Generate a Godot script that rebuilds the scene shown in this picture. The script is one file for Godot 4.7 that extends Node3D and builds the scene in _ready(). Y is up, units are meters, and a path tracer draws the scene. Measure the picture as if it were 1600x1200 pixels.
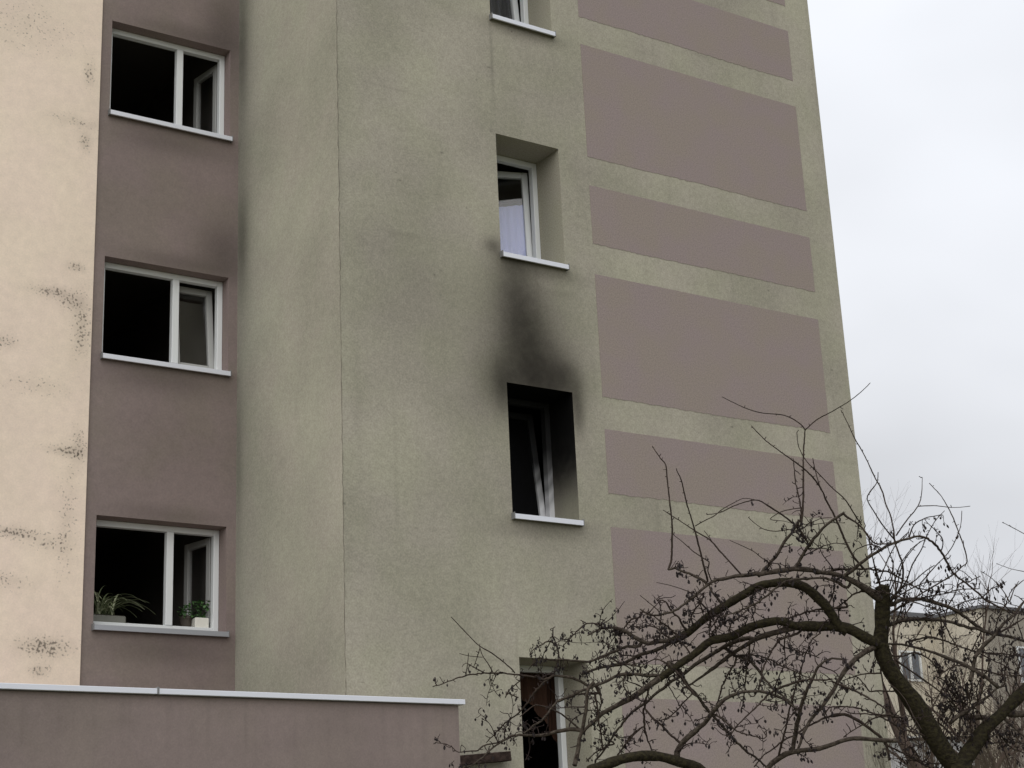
extends Node3D

# ---------------------------------------------------------------- mesh helper
class MB:
	var v := PackedVector3Array()
	var n := PackedVector3Array()
	var uv := PackedVector2Array()
	var col := PackedColorArray()
	var ix := PackedInt32Array()
	var tint := Color(1, 1, 1)
	var soot_top := 0.0  # height in metres from which soot covers this mesh wholly


	func vert(p: Vector3, nn: Vector3, u := Vector2.ZERO) -> void:
		v.append(p)
		n.append(nn)
		uv.append(u)
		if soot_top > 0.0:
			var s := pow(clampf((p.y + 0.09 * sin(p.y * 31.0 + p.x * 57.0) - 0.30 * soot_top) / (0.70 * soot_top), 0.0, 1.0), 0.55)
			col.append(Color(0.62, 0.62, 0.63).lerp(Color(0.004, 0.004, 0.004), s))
		else:
			col.append(tint)

	func quad(a: Vector3, b: Vector3, c: Vector3, d: Vector3, out: Vector3, ua := Vector2.ZERO, ub := Vector2.ZERO, uc := Vector2.ZERO, ud := Vector2.ZERO) -> void:
		var k := (b - a).cross(c - a)
		if k.length_squared() < 1e-14:
			k = (c - a).cross(d - a)
		var flip := k.dot(out) > 0.0
		var nn := (k if flip else -k).normalized()
		var s := v.size()
		vert(a, nn, ua)
		vert(b, nn, ub)
		vert(c, nn, uc)
		vert(d, nn, ud)
		if flip:
			ix.append_array([s, s + 2, s + 1, s, s + 3, s + 2])
		else:
			ix.append_array([s, s + 1, s + 2, s, s + 2, s + 3])

	func tri(a: Vector3, b: Vector3, c: Vector3, out: Vector3) -> void:
		var k := (b - a).cross(c - a)
		var flip := k.dot(out) > 0.0
		var nn := (k if flip else -k).normalized()
		var s := v.size()
		vert(a, nn)
		vert(b, nn)
		vert(c, nn)
		if flip:
			ix.append_array([s, s + 2, s + 1])
		else:
			ix.append_array([s, s + 1, s + 2])

	# a box with chamfered edges
	func box(lo: Vector3, hi: Vector3, bev := 0.0, t := Transform3D.IDENTITY) -> void:
		var c := (lo + hi) * 0.5
		var h := (hi - lo) * 0.5
		var b := minf(bev, minf(h.x, minf(h.y, h.z)) * 0.6)
		var e := [Vector3.RIGHT, Vector3.UP, Vector3.BACK]
		for a in 3:
			var i := (a + 1) % 3
			var j := (a + 2) % 3
			for s in [-1.0, 1.0]:
				var o: Vector3 = e[a] * (h[a] * s)
				var x: Vector3 = e[i] * (h[i] - b)
				var y: Vector3 = e[j] * (h[j] - b)
				quad(t * (c + o - x - y), t * (c + o + x - y), t * (c + o + x + y), t * (c + o - x + y), t.basis * (e[a] * s))
		if b <= 0.0:
			return
		for a in 3:
			var i := (a + 1) % 3
			var j := (a + 2) % 3
			for s in [-1.0, 1.0]:
				for q in [-1.0, 1.0]:
					var along: Vector3 = e[a] * (h[a] - b)
					var p: Vector3 = e[i] * (h[i] * s) + e[j] * ((h[j] - b) * q)
					var r: Vector3 = e[i] * ((h[i] - b) * s) + e[j] * (h[j] * q)
					quad(t * (c + p - along), t * (c + p + along), t * (c + r + along), t * (c + r - along), t.basis * (e[i] * s + e[j] * q))
		for sx in [-1.0, 1.0]:
			for sy in [-1.0, 1.0]:
				for sz in [-1.0, 1.0]:
					var sg := Vector3(sx, sy, sz)
					tri(t * (c + sg * Vector3(h.x, h.y - b, h.z - b)), t * (c + sg * Vector3(h.x - b, h.y, h.z - b)), t * (c + sg * Vector3(h.x - b, h.y - b, h.z)), t.basis * sg)

	# a round bar along points with a radius at each
	func tube(p: PackedVector3Array, r: PackedFloat32Array, sides: int, cap := true) -> void:
		var m := p.size()
		if m < 2:
			return
		var s0 := v.size()
		var t := (p[1] - p[0]).normalized()
		var a := t.cross(Vector3.UP if absf(t.y) < 0.9 else Vector3.RIGHT).normalized()
		for i in m:
			var tt := (p[mini(i + 1, m - 1)] - p[maxi(i - 1, 0)]).normalized()
			a = (a - tt * a.dot(tt)).normalized()
			var b := tt.cross(a)
			for j in sides:
				var th := TAU * j / sides
				var d := a * cos(th) + b * sin(th)
				vert(p[i] + d * r[i], d, Vector2(float(j) / sides, i * 0.1))
		for i in m - 1:
			for j in sides:
				var q := s0 + i * sides + j
				var q1 := s0 + i * sides + (j + 1) % sides
				ix.append_array([q, q + sides, q1, q1, q + sides, q1 + sides])
		if cap:
			var s := v.size()
			var nn := (p[m - 1] - p[m - 2]).normalized()
			vert(p[m - 1] + nn * r[m - 1] * 0.4, nn)
			for j in sides:
				ix.append_array([s, s0 + (m - 1) * sides + (j + 1) % sides, s0 + (m - 1) * sides + j])

	func drop(p: Vector3, down: Vector3, len: float, rad: float) -> void:
		var k := PackedVector3Array()
		var r := PackedFloat32Array()
		for i in 5:
			var f := i / 4.0
			k.append(p + down * (len * f))
			r.append(maxf(rad * sin(PI * (0.12 + 0.8 * f)) * (1.0 - 0.25 * f), 0.0006))
		tube(k, r, 5)

	func mesh() -> ArrayMesh:
		var arr := []
		arr.resize(Mesh.ARRAY_MAX)
		arr[Mesh.ARRAY_VERTEX] = v
		arr[Mesh.ARRAY_NORMAL] = n
		arr[Mesh.ARRAY_TEX_UV] = uv
		arr[Mesh.ARRAY_COLOR] = col
		arr[Mesh.ARRAY_INDEX] = ix
		var m := ArrayMesh.new()
		m.add_surface_from_arrays(Mesh.PRIMITIVE_TRIANGLES, arr)
		return m


var rng := RandomNumberGenerator.new()
var mats := {}
var soot_shade_color := Color(0.115, 0.105, 0.092)

# ---------------------------------------------------------------- naming
func put(called: String, mb: MB, m: Material, parent: Node3D, t := Transform3D.IDENTITY) -> MeshInstance3D:
	var o := MeshInstance3D.new()
	o.name = numbered(called, parent)
	o.mesh = mb.mesh()
	o.material_override = m
	o.transform = t
	parent.add_child(o, true)
	return o

func numbered(called: String, parent: Node) -> String:
	if not parent.has_node(called):
		return called
	var i := 1
	while parent.has_node("%s_%03d" % [called, i]):
		i += 1
	return "%s_%03d" % [called, i]

func thing(called: String, label: String, category: String, at := Vector3.ZERO, group := "") -> Node3D:
	var o := Node3D.new()
	o.name = numbered(called, self)
	add_child(o, true)
	o.position = at
	o.set_meta("label", label)
	o.set_meta("category", category)
	if group:
		o.set_meta("group", group)
	return o

func sub(called: String, parent: Node3D, t := Transform3D.IDENTITY) -> Node3D:
	var o := Node3D.new()
	o.name = numbered(called, parent)
	o.transform = t
	parent.add_child(o, true)
	return o

# ---------------------------------------------------------------- materials
func flat_mat(c: Color, rough := 0.8, metal := 0.0, spec := 0.5) -> StandardMaterial3D:
	var m := StandardMaterial3D.new()
	m.albedo_color = c
	m.roughness = rough
	m.metallic = metal
	m.metallic_specular = spec
	return m

func noise(freq: float, sd: int, oct := 3, w := 256, h := 256, seamless := false) -> PackedByteArray:
	var f := FastNoiseLite.new()
	f.noise_type = FastNoiseLite.TYPE_SIMPLEX_SMOOTH
	f.seed = sd
	f.frequency = freq
	f.fractal_octaves = oct
	var im: Image = f.get_seamless_image(w, h) if seamless else f.get_image(w, h)
	im.convert(Image.FORMAT_L8)
	return im.get_data()

# plaster of one wall: w x h metres from the corner (x0, y0); soot, mould and painted corner shade; stains sit where they sit on that wall
func plaster(x0: float, y0: float, w: float, h: float, ppm: float, ca: Color, cb: Color, sd: int, grain: float, stains_and_shade := [], moulds := []) -> StandardMaterial3D:
	var pw := int(w * ppm)
	var ph := int(h * ppm)
	var low := noise(1.0 / (0.9 * ppm), sd, 3, pw, ph)
	var mid := noise(1.0 / (0.16 * ppm), sd + 1, 3, pw, ph)
	var fine := noise(0.33, sd + 2, 2, pw, ph)
	var low2 := noise(1.0 / (2.1 * ppm), sd + 3, 4, pw, ph)
	var grit := noise(0.11, sd + 4, 2, pw, ph)
	var soot := PackedFloat32Array()  # darkening mask: soot, mould, marks and painted corner shade
	soot.resize(pw * ph)
	for s in stains_and_shade:
		var bx: float = (s[0] - x0) * ppm
		var by: float = (y0 + h - s[1]) * ppm
		var rx: float = s[2] * ppm
		var ry: float = s[3] * ppm
		for y in range(maxi(0, int(by - ry * 2.6)), mini(ph, int(by + ry * 2.6))):
			for x in range(maxi(0, int(bx - rx * 2.6)), mini(pw, int(bx + rx * 2.6))):
				var q := y * pw + x
				var e: float = pow((x - bx) / rx, 2.0) + pow((y - by) / ry, 2.0)
				var a: float = s[4] * exp(-e) * (0.88 + 0.24 * mid[q] / 255.0)
				soot[q] = 1.0 - (1.0 - soot[q]) * (1.0 - clampf(a, 0.0, 1.0))
	if moulds:
		var spot := noise(1.0 / (0.035 * ppm), sd + 7, 4, pw, ph)
		for s in moulds:
			var bx: float = (s[0] - x0) * ppm
			var by: float = (y0 + h - s[1]) * ppm
			var rx: float = s[2] * ppm
			var ry: float = s[3] * ppm
			for y in range(maxi(0, int(by - ry * 2.2)), mini(ph, int(by + ry * 2.2))):
				for x in range(maxi(0, int(bx - rx * 2.2)), mini(pw, int(bx + rx * 2.2))):
					var q := y * pw + x
					var e: float = exp(-pow((x - bx) / rx, 2.0) - pow((y - by) / ry, 2.0))
					var k: float = (spot[q] / 255.0 * 0.75 + grit[q] / 255.0 * 0.25 - (0.74 - 0.22 * e * s[4])) * 4.5
					var a: float = clampf(k, 0.0, 0.42) * minf(1.0, e * 2.0) + 0.11 * e * s[4]
					soot[q] = 1.0 - (1.0 - soot[q]) * (1.0 - clampf(a, 0.0, 0.9))
	var data := PackedByteArray()
	data.resize(pw * ph * 3)
	var k0 := soot_shade_color
	for q in pw * ph:
		var a: float = clampf((low[q] - 70.0) / 120.0, 0.0, 1.0)
		var g: float = 1.0 + (mid[q] - 128.0) / 255.0 * 0.045 + (low2[q] - 128.0) / 255.0 * minf(0.14, grain * 0.5) + (grit[q] - 128.0) / 255.0 * grain * 0.26 + (fine[q] - 128.0) / 255.0 * grain * 0.65
		var s: float = soot[q]
		var o: float = 1.0 - s
		data[q * 3] = clampi(int(((ca.r + (cb.r - ca.r) * a) * g * o + k0.r * s) * 255.0), 0, 255)
		data[q * 3 + 1] = clampi(int(((ca.g + (cb.g - ca.g) * a) * g * o + k0.g * s) * 255.0), 0, 255)
		data[q * 3 + 2] = clampi(int(((ca.b + (cb.b - ca.b) * a) * g * o + k0.b * s) * 255.0), 0, 255)
	var m := StandardMaterial3D.new()
	m.albedo_texture = ImageTexture.create_from_image(Image.create_from_data(pw, ph, false, Image.FORMAT_RGB8, data))
	m.texture_repeat = w > 0.6
	m.roughness = 0.95
	m.metallic_specular = 0.25
	return m

# a repeating plaster or bark, laid on by world or own axes
func grainy(ca: Color, cb: Color, sd: int, metres: float, grain: float, px := 512, freq := 0.012, own := false, bump := 0.0) -> StandardMaterial3D:
	var low := noise(freq, sd, 4, px, px, true)
	var fine := noise(0.3, sd + 2, 2, px, px, true)
	var data := PackedByteArray()
	data.resize(px * px * 3)
	for q in px * px:
		var a: float = clampf((low[q] - 60.0) / 135.0, 0.0, 1.0)
		var g: float = 1.0 + (fine[q] - 128.0) / 255.0 * grain
		data[q * 3] = clampi(int((ca.r + (cb.r - ca.r) * a) * g * 255.0), 0, 255)
		data[q * 3 + 1] = clampi(int((ca.g + (cb.g - ca.g) * a) * g * 255.0), 0, 255)
		data[q * 3 + 2] = clampi(int((ca.b + (cb.b - ca.b) * a) * g * 255.0), 0, 255)
	var m := StandardMaterial3D.new()
	m.albedo_texture = ImageTexture.create_from_image(Image.create_from_data(px, px, false, Image.FORMAT_RGB8, data))
	m.uv1_triplanar = true
	m.uv1_world_triplanar = not own
	m.uv1_scale = Vector3.ONE / metres
	m.roughness = 0.95
	m.metallic_specular = 0.25
	if bump > 0.0:
		m.heightmap_enabled = true
		m.heightmap_scale = bump
		m.heightmap_texture = ImageTexture.create_from_image(Image.create_from_data(px, px, false, Image.FORMAT_L8, low))
	return m

func sky_image() -> ImageTexture:
	var w := 1024
	var h := 512
	var im := Image.create_empty(w, h, false, Image.FORMAT_RGBF)
	var f := FastNoiseLite.new()
	f.noise_type = FastNoiseLite.TYPE_SIMPLEX_SMOOTH
	f.seed = 21
	f.frequency = 1.0
	f.fractal_octaves = 5
	for y in h:
		var el := PI * (0.5 - (y + 0.5) / h)
		var se := sin(el)
		for x in w:
			var az := TAU * (x + 0.5) / w
			var d := Vector3(cos(az) * cos(el), se, sin(az) * cos(el))
			var c := Color(0.22, 0.215, 0.2)
			if se > -0.02:
				var u := maxf(se, 0.0)
				var lum := SKY_ZENITH * (0.52 + 0.48 * u)
				var q := d / (0.25 + absf(se))
				var k := f.get_noise_3d(q.x * 0.9, q.y * 0.9, q.z * 0.9)
				var k2 := f.get_noise_3d(q.x * 0.35 + 7.0, q.y * 0.35, q.z * 0.35)
				lum *= 1.0 + 0.34 * k + 0.20 * k2
				var cool := 0.5 + 0.5 * k2
				c = Color(lum * (0.965 - 0.02 * cool), lum * (0.985 - 0.008 * cool), lum * (1.03 + 0.012 * cool))
			im.set_pixel(x, y, c)
	return ImageTexture.create_from_image(im)

const SKY_ZENITH := 1.22
const SEAM := -3.108
const EDGE := 3.671
const REC := -2.406
const TOPY := 17.6

# ---------------------------------------------------------------- walls with openings
# holes: [x0, x1, y0, y1] cut out of a wall sheet at z; uv spans (ux0, uy0, uw, uh)
func wall_sheet(mb: MB, x0: float, x1: float, y0: float, y1: float, z: float, holes: Array, ur: Rect2) -> void:
	var xs := [x0, x1]
	var ys := [y0, y1]
	for q in holes:
		xs.append_array([q[0], q[1]])
		ys.append_array([q[2], q[3]])
	xs.sort()
	ys.sort()
	for i in xs.size() - 1:
		for j in ys.size() - 1:
			var ax: float = xs[i]
			var bx: float = xs[i + 1]
			var ay: float = ys[j]
			var by: float = ys[j + 1]
			if bx - ax < 1e-5 or by - ay < 1e-5:
				continue
			var cut := false
			for q in holes:
				if ax > q[0] - 1e-5 and bx < q[1] + 1e-5 and ay > q[2] - 1e-5 and by < q[3] + 1e-5:
					cut = true
			if cut:
				continue
			var p := [Vector3(ax, ay, z), Vector3(bx, ay, z), Vector3(bx, by, z), Vector3(ax, by, z)]
			var u := []
			for k in p:
				u.append(Vector2((k.x - ur.position.x) / ur.size.x, 1.0 - (k.y - ur.position.y) / ur.size.y))
			mb.quad(p[0], p[1], p[2], p[3], Vector3.BACK, u[0], u[1], u[2], u[3])

# a frame of four bars: stiles full height, rails between them
func four_bars(mb: MB, x0: float, x1: float, y0: float, y1: float, z0: float, z1: float, w: float, bev := 0.005) -> void:
	var n := 16 if mb.soot_top > 0.0 else 1
	for i in n:
		var ya := lerpf(y0, y1, float(i) / n)
		var yb := lerpf(y0, y1, (i + 1.0) / n)
		mb.box(Vector3(x0, ya, z0), Vector3(x0 + w, yb, z1), bev if n == 1 else 0.0)
		mb.box(Vector3(x1 - w, ya, z0), Vector3(x1, yb, z1), bev if n == 1 else 0.0)
	mb.box(Vector3(x0 + w, y0, z0 + 0.001), Vector3(x1 - w, y0 + w, z1 - 0.001), bev)
	mb.box(Vector3(x0 + w, y1 - w, z0 + 0.001), Vector3(x1 - w, y1, z1 - 0.001), bev)

# a window in the opening x0..x1, y0..y1 of a wall face at zf, its frame set back by rev. leaves: [x0, x1, kind, angle in degrees]
func make_window(b: Node3D, label: String, x0: float, x1: float, y0: float, y1: float, zf: float, rev: float, leaves: Array, mullion: Array, fm: StandardMaterial3D, gm: Material, rm: Material, sm: Material, room: Array, room_mat: Material, lm: Material) -> Node3D:
	var w := sub("window", b, Transform3D(Basis(), Vector3((x0 + x1) * 0.5, y0, zf)))
	if label:
		w.set_meta("label", label)
	var hx := (x1 - x0) * 0.5
	var hy := y1 - y0
	var zb := -rev - 0.075
	# reveal: the four faces of the opening
	var mb := MB.new()
	var z2 := zb - 0.02
	mb.quad(Vector3(-hx, 0, 0), Vector3(-hx, 0, z2), Vector3(-hx, hy, z2), Vector3(-hx, hy, 0), Vector3.RIGHT, Vector2(0, 1), Vector2(1, 1), Vector2(1, 0), Vector2(0, 0))
	mb.quad(Vector3(hx, 0, 0), Vector3(hx, 0, z2), Vector3(hx, hy, z2), Vector3(hx, hy, 0), Vector3.LEFT, Vector2(0, 1), Vector2(1, 1), Vector2(1, 0), Vector2(0, 0))
	mb.quad(Vector3(-hx, hy, 0), Vector3(hx, hy, 0), Vector3(hx, hy, z2), Vector3(-hx, hy, z2), Vector3.DOWN, Vector2(0, 0), Vector2(1, 0), Vector2(1, 0.06), Vector2(0, 0.06))
	mb.quad(Vector3(-hx, 0, 0), Vector3(hx, 0, 0), Vector3(hx, 0, z2), Vector3(-hx, 0, z2), Vector3.UP, Vector2(0, 1), Vector2(1, 1), Vector2(1, 0.94), Vector2(0, 0.94))
	put("reveal", mb, rm, w)
	# fixed frame
	mb = MB.new()
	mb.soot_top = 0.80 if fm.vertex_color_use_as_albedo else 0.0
	var fw := 0.062
	four_bars(mb, -hx + 0.002, hx - 0.002, 0.002, hy - 0.002, zb, -rev, fw)
	if mullion:
		var c := (x0 + x1) * 0.5
		mb.box(Vector3(mullion[0] - c, fw + 0.002, zb + 0.004), Vector3(mullion[1] - c, hy - fw - 0.002, -rev + 0.004), 0.005)
	put("frame", mb, fm, w)
	# leaves
	for lf in leaves:
		var c := (x0 + x1) * 0.5
		var lx0: float = lf[0] - c
		var lx1: float = lf[1] - c
		var ly0 := fw - 0.012
		var ly1 := hy - fw + 0.012
		var sw := lx1 - lx0
		var sh := ly1 - ly0
		var t := Transform3D.IDENTITY
		var ang := deg_to_rad(lf[3])
		match lf[2]:
			"tilt":
				t = Transform3D(Basis(Vector3.RIGHT, -ang), Vector3(lx0, ly0, zb - 0.002))
			"ajar":
				t = Transform3D(Basis(Vector3.UP, -deg_to_rad(19.0)) * Basis(Vector3.RIGHT, -ang), Vector3(lx1, ly0, zb - 0.004)) * Transform3D(Basis(), Vector3(-sw, 0, 0))
			"left":
				t = Transform3D(Basis(Vector3.UP, ang), Vector3(lx0, ly0, zb - 0.062))
			"right":
				t = Transform3D(Basis(Vector3.UP, -ang), Vector3(lx1, ly0, zb - 0.062)) * Transform3D(Basis(), Vector3(-sw, 0, 0))
		mb = MB.new()
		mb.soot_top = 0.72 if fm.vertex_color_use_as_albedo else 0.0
		four_bars(mb, 0, sw, 0, sh, -0.058, 0.0, 0.07)
		mb.box(Vector3(0.025, sh * 0.48, -0.075), Vector3(0.045, sh * 0.48 + 0.11, -0.059), 0.004)
		put("sash", mb, lm, w, t)
		mb = MB.new()
		mb.box(Vector3(0.066, 0.066, -0.034), Vector3(sw - 0.066, sh - 0.066, -0.026))
		put("pane", mb, gm, w, t)
	# sill: a bent sheet with a lip and two end caps
	mb = MB.new()
	var e := 0.012
	var lip := 0.05
	var pz := 0.055
	var yt := -0.012
	var yb := 0.012
	var a := Vector3(-hx - e, yt, pz)
	var a2 := Vector3(hx + e, yt, pz)
	var d := Vector3(-hx + 0.001, yb, -rev + 0.004)
	var d2 := Vector3(hx - 0.001, yb, -rev + 0.004)
	mb.quad(a, a2, d2, d, Vector3.UP)
	mb.quad(a - Vector3(0, 0.004, 0), a2 - Vector3(0, 0.004, 0), d2 - Vector3(0, 0.004, 0), d - Vector3(0, 0.004, 0), Vector3.DOWN)
	mb.box(Vector3(-hx - e, yt - lip, pz - 0.002), Vector3(hx + e, yt + 0.001, pz + 0.003), 0.0015)
	mb.box(Vector3(-hx - e, yt - lip, pz - 0.016), Vector3(hx + e, yt - lip + 0.002, pz - 0.002))
	put("sill", mb, sm, w)
	for s in [-1.0, 1.0]:
		mb = MB.new()
		mb.box(Vector3(s * (hx + e) - 0.005, yt - lip - 0.004, 0.001), Vector3(s * (hx + e) + 0.005, yt + 0.016, pz + 0.006), 0.002)
		put("sill_end_cap", mb, mats.cap, w)
	# the room behind
	mb = MB.new()
	var c0 := Vector3((x0 + x1) * 0.5, y0, zf)
	var lo := Vector3(room[0], room[2], room[4]) - c0
	var hi := Vector3(room[1], room[3], 0.0) - c0
	hi.z = z2
	mb.quad(Vector3(lo.x, lo.y, lo.z), Vector3(hi.x, lo.y, lo.z), Vector3(hi.x, hi.y, lo.z), Vector3(lo.x, hi.y, lo.z), Vector3.BACK)
	mb.quad(Vector3(lo.x, lo.y, lo.z), Vector3(lo.x, lo.y, hi.z), Vector3(lo.x, hi.y, hi.z), Vector3(lo.x, hi.y, lo.z), Vector3.RIGHT)
	mb.quad(Vector3(hi.x, lo.y, lo.z), Vector3(hi.x, lo.y, hi.z), Vector3(hi.x, hi.y, hi.z), Vector3(hi.x, hi.y, lo.z), Vector3.LEFT)
	mb.quad(Vector3(lo.x, hi.y, lo.z), Vector3(hi.x, hi.y, lo.z), Vector3(hi.x, hi.y, hi.z), Vector3(lo.x, hi.y, hi.z), Vector3.DOWN)
	mb.quad(Vector3(lo.x, lo.y, lo.z), Vector3(hi.x, lo.y, lo.z), Vector3(hi.x, lo.y, hi.z), Vector3(lo.x, lo.y, hi.z), Vector3.UP)
	wall_sheet(mb, lo.x, hi.x, lo.y, hi.y, hi.z, [[-hx, hx, 0.0, hy]], Rect2(0, 0, 1, 1))
	put("room_lining", mb, room_mat, w)
	return w

# a painted field with hand-taped edges: crisp at the top and sides, ragged below
func painted_panel(b: Node3D, x0: float, x1: float, y0: float, y1: float, m: Material) -> void:
	var top := PackedVector2Array()
	var bot := PackedVector2Array()
	var n := int((x1 - x0) / 0.035)
	for i in n + 1:
		var f := float(i) / n
		var x := lerpf(x0, x1, f)
		top.append(Vector2(x, y1 + rng.randf_range(-0.002, 0.002)))
		bot.append(Vector2(x, y0 + rng.randf_range(-0.007, 0.007) + 0.004 * sin(f * 9.0 + x0 + y0)))
	var mb := MB.new()
	var z := 0.003
	for i in n:
		mb.quad(Vector3(bot[i].x, bot[i].y, z), Vector3(bot[i + 1].x, bot[i + 1].y, z), Vector3(top[i + 1].x, top[i + 1].y, z), Vector3(top[i].x, top[i].y, z), Vector3.BACK)
		mb.quad(Vector3(bot[i].x, bot[i].y, z), Vector3(bot[i + 1].x, bot[i + 1].y, z), Vector3(bot[i + 1].x, bot[i + 1].y, 0), Vector3(bot[i].x, bot[i].y, 0), Vector3.DOWN)
		mb.quad(Vector3(top[i].x, top[i].y, z), Vector3(top[i + 1].x, top[i + 1].y, z), Vector3(top[i + 1].x, top[i + 1].y, 0), Vector3(top[i].x, top[i].y, 0), Vector3.UP)
	for e in [[0, Vector3.LEFT], [n, Vector3.RIGHT]]:
		var p: Vector2 = bot[e[0]]
		var q: Vector2 = top[e[0]]
		mb.quad(Vector3(p.x, p.y, 0), Vector3(p.x, p.y, z), Vector3(q.x, q.y, z), Vector3(q.x, q.y, 0), e[1])
	put("painted_panel", mb, m, b)

# ---------------------------------------------------------------- curtains
func curtain(label: String, x0: float, x1: float, y0: float, y1: float, z: float, folds: float, depth: float, m: Material, called := "curtain", lift := PackedFloat32Array()) -> void:
	var o := thing(called, label, "curtain", Vector3((x0 + x1) * 0.5, y0, z))
	var mb := MB.new()
	var n := 60
	var rows := 14
	var grid := []
	for j in rows + 1:
		for i in n + 1:
			var f := float(i) / n
			var g := float(j) / rows
			var yb := y0
			if lift.size():
				var k := f * (lift.size() - 1)
				var k0 := mini(int(k), lift.size() - 2)
				yb = lerpf(lift[k0], lift[k0 + 1], k - k0)
			var wave := sin(f * folds * TAU + 0.8 * sin(f * 5.0 + g)) * depth * (0.6 + 0.4 * (1.0 - g)) + 0.3 * depth * sin(f * folds * 2.7 * TAU + 1.3)
			grid.append(Vector3(lerpf(x0, x1, f) - (x0 + x1) * 0.5, lerpf(yb, y1, g) - y0, wave))
	for j in rows:
		for i in n:
			var q := j * (n + 1) + i
			mb.quad(grid[q], grid[q + 1], grid[q + n + 2], grid[q + n + 1], Vector3.BACK)
	put("cloth", mb, m, o)
	mb = MB.new()
	mb.tube(PackedVector3Array([Vector3(-(x1 - x0) * 0.56, y1 - y0 + 0.012, 0), Vector3((x1 - x0) * 0.56, y1 - y0 + 0.012, 0)]), PackedFloat32Array([0.008, 0.008]), 8)
	put("rod", mb, mats.white, o)

# ---------------------------------------------------------------- trees
var tw: MB
var fr: MB
var tree: Node3D

func smooth_path(raw: Array, step: float) -> PackedVector3Array:
	var c := PackedVector3Array()
	var m := raw.size()
	for i in m - 1:
		var a: Vector3 = raw[maxi(i - 1, 0)]
		var b: Vector3 = raw[i]
		var d: Vector3 = raw[i + 1]
		var e: Vector3 = raw[mini(i + 2, m - 1)]
		var k := maxi(1, int(b.distance_to(d) / step))
		for j in k:
			c.append(b.cubic_interpolate(d, a, e, float(j) / k))
	c.append(raw[m - 1])
	return c

# a limb of the fruit tree through points in millimetres from the tree's foot; radii in millimetres
func branch(mm: Array, r0: float, r1: float, spur: float, fruit: float) -> void:
	var raw := []
	for i in mm.size() / 3:
		raw.append(Vector3(mm[i * 3], mm[i * 3 + 1], mm[i * 3 + 2]) * 0.001)
	var c := smooth_path(raw, clampf(r0 * 0.0022, 0.014, 0.03))
	var m := c.size()
	var r := PackedFloat32Array()
	var wob := rng.randf() * 9.0
	var kn := 1.0
	for i in m:
		var f := float(i) / (m - 1)
		kn = lerpf(kn, rng.randf_range(0.76, 1.26), 0.4)
		r.append(maxf(lerpf(r0, r1, f) * 0.001 * kn, 0.0011))
		if r0 < 20.0 and i > 0 and i < m - 1:
			c[i] += Vector3(rng.randf_range(-1, 1), rng.randf_range(-1, 1), rng.randf_range(-1, 1)) * minf(0.0028, r0 * 0.0004) * (0.35 if spur < 0.45 else 1.0)
	var mb := MB.new()
	mb.tube(c, r, 12 if r0 > 25.0 else 8 if r0 > 8.0 else 6)
	put("branch", mb, mats.bark_mossy if r0 > 26.0 else mats.bark if r0 > 7.5 else mats.twig, tree)
	# short crooked fruiting spurs
	var run := 0.0
	var next := rng.randf_range(0.01, 0.04)
	for i in range(1, m):
		run += c[i].distance_to(c[i - 1])
		if run < next or spur <= 0.0:
			continue
		next = run + rng.randf_range(0.010, 0.045) / maxf(spur, 0.05) * 0.62
		var t := (c[i] - c[i - 1]).normalized()
		spur_at(c[i], t, r[i], fruit, 0 if spur >= 0.45 else 2)
		if spur >= 0.45 and r[i] > 0.0030 and rng.randf() < 0.17:
			twiglet(c[i], t, minf(r[i] * 0.6, 0.0042), spur, fruit)

# a thin side shoot with spurs of its own
func twiglet(p: Vector3, t: Vector3, rad: float, spur: float, fruit: float) -> void:
	var d := Vector3(rng.randf_range(-1, 1), rng.randf_range(-0.9, 1), rng.randf_range(-1, 1))
	d = (d - t * d.dot(t) * 0.6).normalized()
	var l := rng.randf_range(0.08, 0.30)
	var n := 3 + int(l / 0.022)
	var k := PackedVector3Array([p])
	var r := PackedFloat32Array([rad])
	var bend := Vector3(rng.randf_range(-1, 1), rng.randf_range(-1.2, 0.6), rng.randf_range(-1, 1)) * 0.12
	for i in n:
		d = (d + bend + Vector3(rng.randf_range(-1, 1), rng.randf_range(-1, 1), rng.randf_range(-1, 1)) * 0.2).normalized()
		k.append(k[i] + d * (l / n))
		r.append(rad * (1.0 - 0.55 * (i + 1.0) / n))
		if rng.randf() < 0.55:
			spur_at(k[i + 1], d, rad * 0.5, fruit * 1.3, 1)
	tw.tube(k, r, 6)

func spur_at(p: Vector3, t: Vector3, rad: float, fruit: float, depth: int) -> void:
	var d := Vector3(rng.randf_range(-1, 1), rng.randf_range(-1, 1) + 0.30, rng.randf_range(-1, 1))
	d = (d - t * d.dot(t) * 0.7).normalized()
	var l := rng.randf_range(0.012, 0.062) * (0.36 if depth == 2 else 0.85 if depth else 1.0)
	if rng.randf() < 0.12 and depth == 0:
		l *= 2.2
	var n := 2 + int(l / 0.02)
	var k := PackedVector3Array([p + d * rad * 0.5])
	var r := PackedFloat32Array()
	var rr := rng.randf_range(0.0022, 0.0036) * (0.85 if depth else 1.0)
	for i in n:
		d = (d + Vector3(rng.randf_range(-1, 1), rng.randf_range(-0.8, 1), rng.randf_range(-1, 1)) * 0.55).normalized()
		k.append(k[i] + d * (l / n))
	for i in n + 1:
		r.append(rr * (1.0 - 0.4 * i / n) * (1.25 if i == n else 1.0))
	tw.tube(k, r, 5)
	if depth < 2 and rng.randf() < 0.5:
		spur_at(k[1 + rng.randi() % n], d, 0.0, fruit, depth + 1)
	if rng.randf() < 0.36 * fruit:
		for q in 1 + rng.randi() % 2:
			hang_fruit(k[n])

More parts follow.
